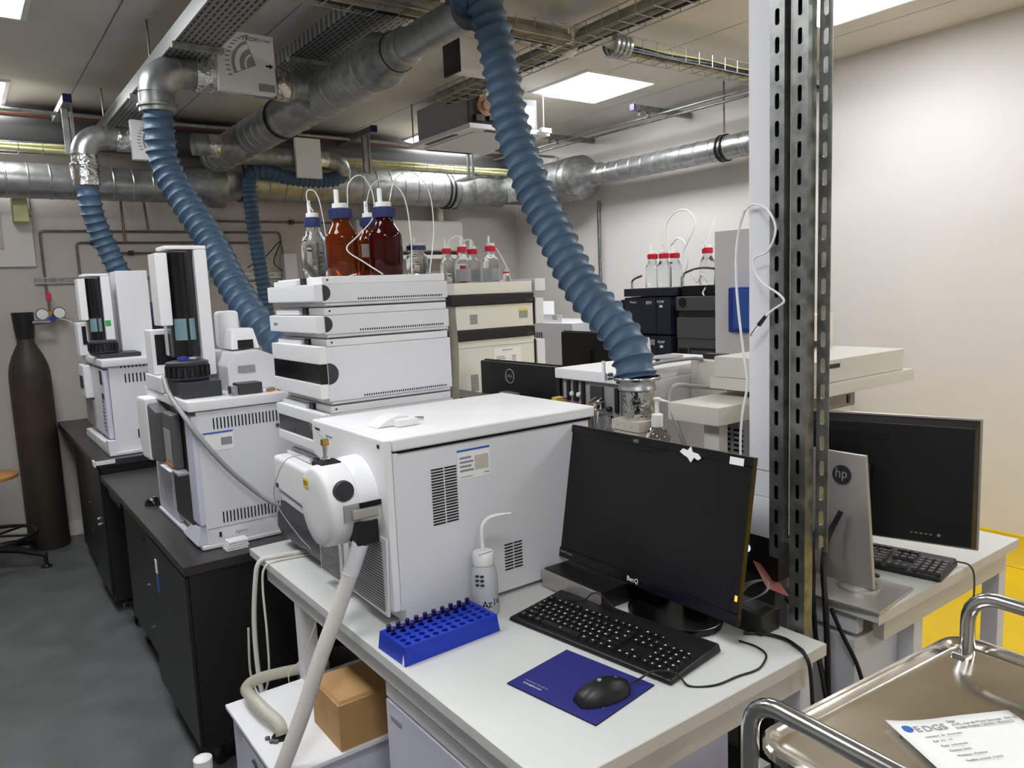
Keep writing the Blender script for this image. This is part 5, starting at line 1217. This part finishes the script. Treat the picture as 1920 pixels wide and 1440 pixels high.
# ------------------------------------------------------------------ cream instrument stack
Y0 = 2.945
def cream_unit(label, z0, z1, door_z=None, band=True):
    t = thing('instrument_module', label, 'instrument', (2.05, 3.15, z0))
    box('housing', 'cream', t, 1.84, 2.285, Y0, 3.38, z0 + .001, z1 - .001, .004)
    if door_z: 
        box('door', 'white2', t, 2.295, 2.345, Y0 - .01, 3.39, door_z[0], door_z[1], .004)
        box('door_gap', 'black', t, 2.2855, 2.2945, Y0 - .002, 3.38, door_z[0] - .004, door_z[1] + .004)
    return t
t = cream_unit('flat cream bottle tray on top of the cream stack', 1.507, 1.562); box('corner_block', 'white2', t, 2.295, 2.36, Y0 - .01, 3.39, 1.512, 1.572, .004)
def band(label, z0, z1):
    t = thing('spacer_tray', label, 'tray', (2.05, 3.15, z0))
    box('plate', 'black', t, 1.815, 2.285, Y0 - .012, 3.39, z0 + .0005, z1 - .0005, .003)
    g0 = MB().box(2.24, 2.244, Y0 - .0132, Y0 - .0121, z0 + .006, z0 + .02).build('vent_slot', 'dgray', t)
    for k in range(1, 4): copy_part(g0, t, (.009 * k, 0, 0))
band('upper black spacer between the cream modules', 1.459, 1.506)
t = cream_unit('middle cream module with small vent and label', 1.345, 1.458, (1.355, 1.478))
def cvent(t, x0, z0, n):
    s0 = MB().box(x0, x0 + .042, Y0 - .0012, Y0 - .0001, z0, z0 + .0035).build('vent_slot', 'dgray', t)
    for k in range(1, n): copy_part(s0, t, (0, 0, .0066 * k))
cvent(t, 1.915, 1.372, 7); box('label', 'glass', t, 2.20, 2.25, Y0 - .0012, Y0 - .0001, 1.385, 1.43); box('label_print', 'labelyellow', t, 2.20, 2.25, Y0 - .0018, Y0 - .0013, 1.42, 1.43)
band('lower black spacer between the cream modules', 1.298, 1.344)
t = cream_unit('tall cream module with paper notice at the foot of its stack', .752, 1.297, (1.13, 1.275))
cvent(t, 1.905, 1.06, 12)
box('seam', 'gray', t, 1.841, 2.284, Y0 - .001, Y0 - .0001, 1.262, 1.264)
box('notice', 'paper', t, 2.04, 2.20, Y0 - .0012, Y0 - .0001, 1.16, 1.25)
nm = MB()
for k in range(5): nm.box(2.055, 2.10 + .008 * (k % 2), Y0 - .0018, Y0 - .0013, 1.17 + k * .009, 1.174 + k * .009).box(2.145, 2.17, Y0 - .0018, Y0 - .0013, 1.17 + k * .009, 1.174 + k * .009)
nm.box(2.09, 2.15, Y0 - .0018, Y0 - .0013, 1.237, 1.241)
nm.build('notice_text', 'inkgray', t)
for x, y, r, h, lb, gl in ((1.86, 3.03, .033, .17, 'leftmost clear red capped bottle on the cream stack', 'glass'), (1.92, 2.99, .036, .175, 'red capped bottle with pinkish liquid second from the left', 'glass'),
                       (1.985, 3.10, .035, .165, 'red capped bottle with white label behind its row', 'glass'), (2.035, 3.08, .036, .17, 'fourth red capped bottle from the left on the cream stack', 'glass'),
                       (2.085, 3.0, .04, .18, 'rightmost large clear red capped bottle on the cream stack', 'glass')):
    t = bottle('reagent_bottle', lb, x, y, 1.5625, r, h, gl, 'redcap', 'red capped bottles on the cream stack', fill=.7 if r > .035 else None)
    if 'label' in lb: box('paper_label', 'paper', t, x - .02, x + .02, y - r - .002, y - r - .0005, 1.59, 1.65)
    if 'pink' in lb: MB().lathe([(r * .3, .002), (r * .3, .08)], (x, y, 1.5625), 'z', 10).build('red_strip', 'redcap', t)
bottle('reagent_bottle', 'tiny red capped vial at the right end of the cream stack', 2.165, 2.99, 1.5625, .016, .05, 'glass', 'redcap', neck=.8)
line('reagent_tubing', 'arched white tubing between the left red capped bottles', [(1.86, 3.03, 1.73), (1.88, 3.01, 1.77), (1.92, 3.0, 1.775), (1.955, 3.02, 1.74), (1.96, 3.05, 1.68)], .003, 'ptfe')
line('reagent_tubing', 'arched white tubing over the right red capped bottles', [(1.97, 3.1, 1.73), (1.99, 3.09, 1.76), (2.03, 3.08, 1.765), (2.045, 3.08, 1.73)], .003, 'ptfe')
line('reagent_tubing', 'white tubing drooping to the tiny red capped vial', [(2.085, 3.0, 1.74), (2.11, 2.99, 1.72), (2.14, 2.98, 1.67), (2.17, 2.98, 1.61), (2.185, 2.985, 1.565)], .003, 'ptfe')
# ------------------------------------------------------------------ bench along the right wall
t = thing('wall_bench', 'white bench along the right wall under the black analysers', 'bench', (3.8, 3.6, 0))
box('top', 'desk', t, 3.35, 4.28, 2.42, 5.3, .75, .78, .002)
for y in (2.43, 3.6, 5.24): box('side_panel', 'frame', t, 3.42, 4.26, y, y + .04, 0, .7495)
t = thing('white_cabinet_unit', 'pale grey instrument box with vent slots beyond the cream stack', 'instrument', (3.7, 4.4, .78))
box('case', 'white2', t, 3.46, 4.0, 4.02, 4.9, .7805, 1.27, .006)
g0 = MB().box(3.458, 3.4598, 4.36, 4.375, 1.16, 1.2).build('vent_slot', 'dgray', t)
for k in range(1, 8): copy_part(g0, t, (0, .026 * k, 0))
box('top_box', 'white', t, 3.46, 3.7, 4.5, 4.72, 1.2705, 1.42, .006)
t = thing('name_plate', 'small white sign with dark figures on the pale grey box', 'sign', (3.5, 4.3, 1.27))
box('plate', 'white', t, 3.5, 3.504, 4.18, 4.40, 1.2705, 1.33, .002)
text_mx('lettering', 'ink', t, '121', .04, (3.4995, 4.26, 1.303))
t = thing('monitor', 'black monitor back standing before the black analysers', 'monitor', (3.42, 3.8, .78))
box('back_shell', 'black', t, 3.405, 3.43, 3.55, 4.08, .93, 1.215, .006)
box('front_frame', 'blackgloss', t, 3.4302, 3.445, 3.545, 4.085, .925, 1.22, .003)
box('stand_neck', 'black', t, 3.39, 3.4048, 3.77, 3.86, .795, 1.1, .003)
box('stand_base', 'black', t, 3.36, 3.52, 3.69, 3.94, .7805, .794, .003)
t = thing('grey_stand', 'light grey monitor foot on the white instrument top', 'stand', (2.1, 1.9, 1.25))
pl = [(2.10 + .09 * math.cos(2 * math.pi * k / 28), 1.93 + .055 * math.sin(2 * math.pi * k / 28)) for k in range(28)]
MB().prism(pl, 'z', 1.2505, 1.257).build('foot', 'gray', t, .002)
MB().hexa([(2.03, 1.95, 1.257), (2.06, 1.95, 1.257), (2.06, 1.975, 1.257), (2.03, 1.975, 1.257)], [(2.035, 1.955, 1.33), (2.055, 1.955, 1.33), (2.055, 1.97, 1.33), (2.035, 1.97, 1.33)]).build('neck', 'white2', t, .003)
def black_unit(name, label, y0, y1, z0, z1, m):
    t = thing(name, label, 'instrument', (3.9, (y0 + y1) / 2, z0))
    box('housing', 'black', t, 3.66, 4.2, y0, y1, z0 + .001, z1 - .001, .004)
    return t
t = black_unit('instrument_module', 'flat dark solvent tray on top of the left black analyser', 3.23, 3.65, 1.44, 1.495, 'black')
box('front', 'navy', t, 3.60, 3.6595, 3.23, 3.65, 1.442, 1.493, .004)
t = black_unit('instrument_module', 'dark navy pump module with upper door of the left analyser', 3.23, 3.65, 1.195, 1.439, 'black')
box('door', 'navy', t, 3.605, 3.6595, 3.37, 3.65, 1.2, 1.435, .004); box('door', 'navy', t, 3.605, 3.6595, 3.25, 3.365, 1.2, 1.435, .004)
box('side_wing', 'black', t, 3.66, 3.9, 3.651, 3.74, 1.0, 1.42)
text_mx('lettering', 'paper', t, 'Waters', .02, (3.604, 3.57, 1.405)); text_mx('lettering', 'paper', t, 'BSM', .028, (3.604, 3.43, 1.40)); text_mx('lettering', 'paper', t, 'PUMP', .024, (3.604, 3.33, 1.405))
box('sticker', 'paper', t, 3.6035, 3.6048, 3.315, 3.34, 1.37, 1.385)
t = black_unit('instrument_module', 'dark navy lower module of the left analyser with grey plate', 3.23, 3.65, .782, 1.194, 'black')
box('door', 'navy', t, 3.605, 3.6595, 3.37, 3.65, .79, 1.19, .004); box('door', 'navy', t, 3.605, 3.6595, 3.25, 3.365, .79, 1.19, .004)
box('plate', 'gray', t, 3.6035, 3.6048, 3.385, 3.45, 1.13, 1.165); box('sticker', 'paper', t, 3.6035, 3.6048, 3.315, 3.34, 1.115, 1.13)
text_mx('lettering', 'paper', t, 'PUMP', .024, (3.604, 3.33, 1.15))
t = black_unit('instrument_module', 'black open tray on top of the charcoal analyser', 2.87, 3.2, 1.44, 1.50, 'black')
t = black_unit('instrument_module', 'charcoal analyser with window of small bottles at its foot', 2.87, 3.2, .782, 1.439, 'black')
box('upper_front', 'dgray', t, 3.60, 3.6595, 2.87, 3.2, 1.35, 1.435, .006); box('recess', 'char', t, 3.63, 3.6595, 2.87, 3.2, 1.31, 1.3495)
box('middle_front', 'dgray', t, 3.605, 3.6595, 2.87, 3.2, 1.18, 1.3095, .006)
box('lower_front', 'dgray', t, 3.61, 3.6595, 2.87, 3.2, .79, 1.179, .006)
MB().lathe([(.03, 0), (.03, -.003)], (3.5998, 3.145, 1.40), 'x', 20).build('badge', 'black', t)
box('window_frame', 'black', t, 3.602, 3.6098, 2.9, 3.1, .98, 1.125, .004); box('window', 'dgray', t, 3.60, 3.6018, 2.915, 3.085, .99, 1.11); box('controls', 'black', t, 3.606, 3.6098, 3.12, 3.19, .98, 1.12)
for k in range(3):
    MB().lathe([(.02, 0), (.02, .05), (.008, .06), (.008, .07)], (3.585, 2.95 + .05 * k, .985), 'z', 14).build('buffer_bottle', 'white2', t)
for x, y, lb in ((3.72, 3.50, 'leftmost clear red capped bottle on the black analyser'), (3.74, 3.42, 'second red capped bottle on the black analyser with dark label'), (3.82, 3.40, 'red capped bottle at the back of the black analyser group')):
    bottle('reagent_bottle', lb, x, y, 1.4955, .048, .23, 'glass', 'redcap', 'red capped bottles on the black analyser')
bottle('reagent_bottle', 'single red capped bottle on the charcoal analyser', 3.78, 3.10, 1.5005, .048, .24, 'glass', 'redcap')
t = thing('bottle_rail', 'bent steel rail round the tray of the charcoal analyser', 'rail', (3.7, 3.05, 1.5))
MB().sweep(path([(3.66, 3.19, 1.5), (3.66, 3.19, 1.56), (3.66, 3.16, 1.585), (3.66, 3.05, 1.605), (3.66, 2.92, 1.59), (3.66, 2.88, 1.565), (3.66, 2.88, 1.5)], 6), .007, 8).build('rail', 'chrome', t)
t = thing('bottle_rail', 'bent steel rail at the left bottle group', 'rail', (3.7, 3.6, 1.5))
MB().sweep(path([(3.66, 3.63, 1.495), (3.66, 3.63, 1.54), (3.66, 3.60, 1.56), (3.66, 3.54, 1.575)], 6), .007, 8).build('rail', 'chrome', t)
line('analyser_tubing', 'large tubing arch over the black analyser bottles', [(3.72, 3.38, 1.72), (3.72, 3.38, 1.88), (3.72, 3.30, 1.96), (3.72, 3.20, 1.96), (3.72, 3.14, 1.88), (3.72, 3.18, 1.80), (3.72, 3.24, 1.70), (3.72, 3.26, 1.56)], .005, 'ptfe')
line('analyser_tubing', 'inner tubing loop over the black analyser bottles', [(3.74, 3.36, 1.76), (3.74, 3.30, 1.80), (3.74, 3.24, 1.76), (3.74, 3.22, 1.66), (3.74, 3.26, 1.55)], .005, 'ptfe')
line('analyser_tubing', 'tubing rising beside the single red capped bottle', [(3.76, 3.02, 1.90), (3.74, 3.05, 1.80), (3.72, 3.09, 1.72)], .005, 'ptfe')
line('analyser_tubing', 'coil of tubing on the charcoal analyser tray', [(3.68, 3.14, 1.58), (3.68, 3.10, 1.52), (3.68, 3.06, 1.56), (3.68, 3.02, 1.51), (3.64, 3.02, 1.46), (3.60, 2.98, 1.44)], .005, 'ptfe')
# tall pale grey cabinet with blue window
t = thing('tall_cabinet', 'tall pale grey cabinet with blue dispenser left of the white column', 'cabinet', (3.7, 2.6, .78))
box('case', 'white2', t, 3.50, 3.74, 2.44, 2.82, .7805, 1.80, .006)
box('blue_frame', 'bluewin', t, 3.46, 3.4995, 2.47, 2.70, 1.235, 1.485, .012)
box('blue_window', 'labelblue', t, 3.455, 3.4598, 2.49, 2.66, 1.26, 1.47, .004)
# ------------------------------------------------------------------ steel trolley
TT = Matrix.Translation((.884, .66, 0)) @ Matrix.Rotation(R(-3.9), 4, 'Z')   # local x to the right, -y toward the camera
LX, LY = .58, .46
t = thing('steel_trolley', 'stainless steel trolley with tubular handles in the front corner', 'trolley', tuple(TT @ Vector((LX / 2, -LY / 2, 0))))
def rr(x0, x1, y0, y1, r, n=6):
    out = []
    for cx, cy, a0 in ((x1 - r, y1 - r, 0), (x0 + r, y1 - r, 90), (x0 + r, y0 + r, 180), (x1 - r, y0 + r, 270)):
        out += [(cx + r * math.cos(R(a0 + 90 * k / n)), cy + r * math.sin(R(a0 + 90 * k / n))) for k in range(n + 1)]
    return out
def shelf(z, nm):
    prof = [(0.0, z + .0), (.0, z + .012), (.004, z + .016), (.010, z + .016), (.014, z + .013), (.020, z + .004), (.028, z + .001)]
    rs = [[TT @ Vector((x, y, zz)) for x, y in rr(d, LX - d, -LY + d, -d, max(.055 - d, .012))] for d, zz in prof]
    MB().rings(rs, False, True).build(nm, 'tray', t, ang=30)
shelf(.838, 'top_tray'); shelf(.35, 'lower_tray')
for xx, s in ((-.045, -1), (LX - .045, 1)):
    pts = []
    pts += [TT @ Vector((xx, -.045, z)) for z in (.02, .4, .80, .90)]
    c = Vector((xx, -.095, .905))
    pts += [TT @ (c + Vector((0, .05 * math.cos(R(a)), .05 * math.sin(R(a))))) for a in range(10, 91, 16)]
    pts += [TT @ Vector((xx, y, .955)) for y in (-.15, -.25, -.32)]
    c = Vector((xx, -LY + .095, .905))
    pts += [TT @ (c + Vector((0, -.05 * math.sin(R(a)), .05 * math.cos(R(a))))) for a in range(0, 91, 16)]
    pts += [TT @ Vector((xx, -LY + .045, z)) for z in (.85, .4, .02)]
    MB().sweep(pts, .0125, 18).build('handle_tube', 'steel', t, ang=60)
    for yy in (-.045, -LY + .045):
        for z in (.835, .347): MB(TT).box(min(xx, xx - s * .03), max(xx, xx - s * .03), yy - .012, yy + .012, z, z + .012).build('bracket', 'steel', t, .002)
        MB(TT).lathe([(.022, -.01), (.025, -.008), (.025, .008), (.022, .01)], (xx, yy, .025), 'x', 16).build('castor', 'dgray', t)
    MB(TT).box(xx - .004, xx + .004, -LY + .06, -.06, .805, .825).build('end_rail', 'tray', t, .002)
t = thing('letter', 'printed letter with blue globe logo lying on the steel trolley', 'paper', (1.15, .45, .83))
TP = Matrix.Translation((1.083, .555, .8395)) @ Matrix.Rotation(math.atan2(.444 - .555, 1.292 - 1.083), 4, 'Z')   # local x along the top edge, -y down the page
PW, PH = .21, .297
gx, gy = 10, 12; vs = []; fs = []
for j in range(gy + 1):
    for i in range(gx + 1):
        u, v = i / gx, j / gy; lift = .010 * max(0, 1 - u * 2.2) ** 2 * max(0, 1 - v * 1.2) + .002 * math.sin(3 * u + 4 * v) ** 2
        vs.append(TP @ Vector((u * PW, -v * PH, .001 + lift)))
for j in range(gy):
    for i in range(gx): k = j * (gx + 1) + i; fs.append((k, k + 1, k + gx + 2, k + gx + 1))
sh = MB(); sh.v = vs; sh.f = fs
so = sh.build('sheet', 'paper', t); mod = so.modifiers.new('thick', 'SOLIDIFY'); mod.thickness = .0004
def pz(u, v): return .0016 + .010 * max(0, 1 - u / PW * 2.2) ** 2 * max(0, 1 - v / PH * 1.2) + .002 * math.sin(3 * u / PW + 4 * v / PH) ** 2
xd, yd = TP.to_3x3() @ Vector((1, 0, 0)), TP.to_3x3() @ Vector((0, 1, 0))
def on_page(s, size, u, v, m, al='LEFT'): text('lettering', m, t, s, size, TP @ Vector((u, -v, pz(u, v))), xd, yd, al, depth=.0002)
MB(TP).lathe([(.0085, pz(.02, .024)), (.0085, pz(.02, .024) + .0005)], (.02, -.024, 0), 'z', 20).build('globe_logo', 'blueink', t)
on_page('E', .02, .031, .026, 'inkgray'); on_page('DGS', .02, .045, .026, 'inkgray')
on_page('Edgs', .007, .094, .013, 'inkgray'); on_page('6132, rue du Mont Sauvage   Bat. 40', .0075, .096, .0215, 'inkgray'); on_page('31000 PARIS CEDEX  FRANCE', .0075, .096, .0305, 'inkgray')
ln = MB()
for k in range(7):
    ln.box(.03, .085 + .02 * (k % 3), -.046 - k * .011, -.0475 - k * .011, 0, .0003) if False else None
for k in range(6):
    on_page(['Livraison  du  document', 'Ref  221 - 01', 'Date  commande', 'Contact client', 'Monsieur, Madame', 'Veuillez trouver ci-joint'][k], .006, .034 + .004 * k, .046 + .0115 * k, 'inkgray')
# ------------------------------------------------------------------ pump box under the desk with carton
t = thing('pump_enclosure', 'white pump enclosure on the floor under the front desk', 'enclosure', (.72, 1.82, 0))
box('top_lid', 'white', t, .476, .96, 1.615, 2.03, .438, .45, .003)
box('body', 'lilac', t, .49, .95, 1.63, 2.02, .03, .4375, .004)
box('side_door', 'lilac', t, .480, .4895, 1.64, 1.90, .05, .42, .003)
MB().sweep([Vector((.4795, 1.80 + .03 * math.cos(R(a)), .36 + .04 * math.sin(R(a)))) for a in range(70, 300, 20)], .005, 8).build('logo_swirl', 'navy', t)
for x, y in ((.52, 1.66), (.52, 1.99), (.92, 1.66), (.92, 1.99)): MB().lathe([(.02, 0), (.02, .0298)], (x, y, 0), 'z', 12).build('foot', 'dgray', t)
MB().lathe([(.026, 0), (.026, .0008)], (.546, 1.783, .4502), 'z', 24).build('hose_hole', 'hole', t)
tag(MB().sweep(path([(.546, 1.785, .452), (.545, 1.80, .475), (.53, 1.86, .49), (.522, 1.94, .495), (.53, 2.01, .485), (.57, 2.05, .48), (.65, 2.06, .47), (.78, 2.06, .45)], 8), .0155, 16).build('amber_hose', 'amberhose', None), 'clear amber hose bending out of the pump enclosure hole', 'hose')
for k, (x, y) in enumerate(((.512, 1.792), (.516, 1.772), (.524, 1.764))):
    tag(MB().lathe([(.005, .0003), (.0065, .002), (.0065, .006), (.004, .007)], (x, y, .45), 'z', 10).build('hose_nut', 'dgray'), ('leftmost', 'middle', 'nearest')[k] + ' small dark nut lying beside the hose hole', 'nut', 'nuts on the pump enclosure')
t = thing('cardboard_box', 'small brown cardboard box on the pump enclosure', 'box', (.72, 1.70, .45))
box('carton', 'card', t, .632, .80, 1.622, 1.79, .4505, .566, .002)
MB().add([(.636, 1.626, .566), (.80, 1.626, .566), (.80, 1.79, .566), (.636, 1.79, .566), (.64, 1.63, .573), (.80, 1.63, .575), (.80, 1.79, .569), (.64, 1.79, .569)], [(0, 3, 2, 1), (4, 5, 6, 7), (0, 1, 5, 4), (1, 2, 6, 5), (2, 3, 7, 6), (3, 0, 4, 7)]).build('lid_flap', 'card', t)
t = thing('waste_bottle', 'translucent plastic jug beside the pump enclosure', 'jug', (.43, 1.93, 0))
MB().lathe([(.05, 0), (.055, .01), (.055, .20), (.045, .25), (.022, .28), (.02, .30)], (.405, 2.02, 0), 'z', 20).build('body', 'ldpe', t)
MB().lathe([(.024, .3002), (.024, .33), (.016, .335)], (.405, 2.02, 0), 'z', 16).build('cap', 'ptfe', t)
tag(tube('drain_line', 'whitehose', None, [(.80, 2.2, .756), (.70, 2.22, .757), (.66, 2.235, .745), (.645, 2.24, .69), (.63, 2.24, .55), (.625, 2.22, .40), (.63, 2.20, .3), (.63, 2.19, .1)], .0075, 10), 'thick white drain line over the far corner of the front desk', 'hose')
tag(tube('drain_line', 'whitehose', None, [(.80, 2.17, .754), (.70, 2.185, .755), (.66, 2.19, .74), (.65, 2.19, .68), (.645, 2.17, .55), (.64, 2.17, .42), (.625, 2.21, .34), (.61, 2.25, .40), (.612, 2.24, .55)], .0035, 8), 'thin white looped line over the far corner of the front desk', 'tubing')
tag(tube('thin_lead', 'whitehose', None, [(.69, 1.88, .672), (.68, 1.92, .60), (.665, 1.97, .53), (.655, 2.03, .48), (.66, 2.05, .42)], .002, 6), 'thin white lead hanging beside the desk leg', 'wire')
t = thing('waste_bin', 'dark grey bin standing under the front desk behind the carton', 'bin', (.85, 2.15, 0))
MB().lathe([(.09, 0), (.10, .36), (.105, .40), (.095, .40), (.085, .05)], (.83, 2.16, 0), 'z', 24, True, True).build('tub', 'dgray', t)
# cords over the near edge of the front desk
for k, (lb, pts) in enumerate((('thicker black cord running over the right edge of the front desk', [(1.33, 1.0, .754), (1.36, .965, .7545), (1.37, .925, .755), (1.36, .89, .755), (1.347, .861, .752), (1.343, .845, .72), (1.343, .838, .6), (1.343, .84, .4), (1.345, .84, .1)]),
                               ('black cord hanging between the two desks beside the post', [(1.47, .99, .80), (1.50, .95, .72), (1.515, .92, .6), (1.52, .90, .4), (1.52, .89, .1)]))):
    tag(tube('power_cord', 'black', None, pts, .0042, 8), lb, 'cord')
t = thing('dark_floor_unit', 'black computer tower standing under the front desk', 'computer', (1.2, 1.6, 0))
box('case', 'black', t, 1.28, 1.40, 1.0, 1.45, .01, .42, .006)
MB().box(1.29, 1.31, 1.03, 1.05, 0, .0098).box(1.37, 1.39, 1.03, 1.05, 0, .0098).box(1.29, 1.31, 1.40, 1.42, 0, .0098).box(1.37, 1.39, 1.40, 1.42, 0, .0098).build('feet', 'black', t)
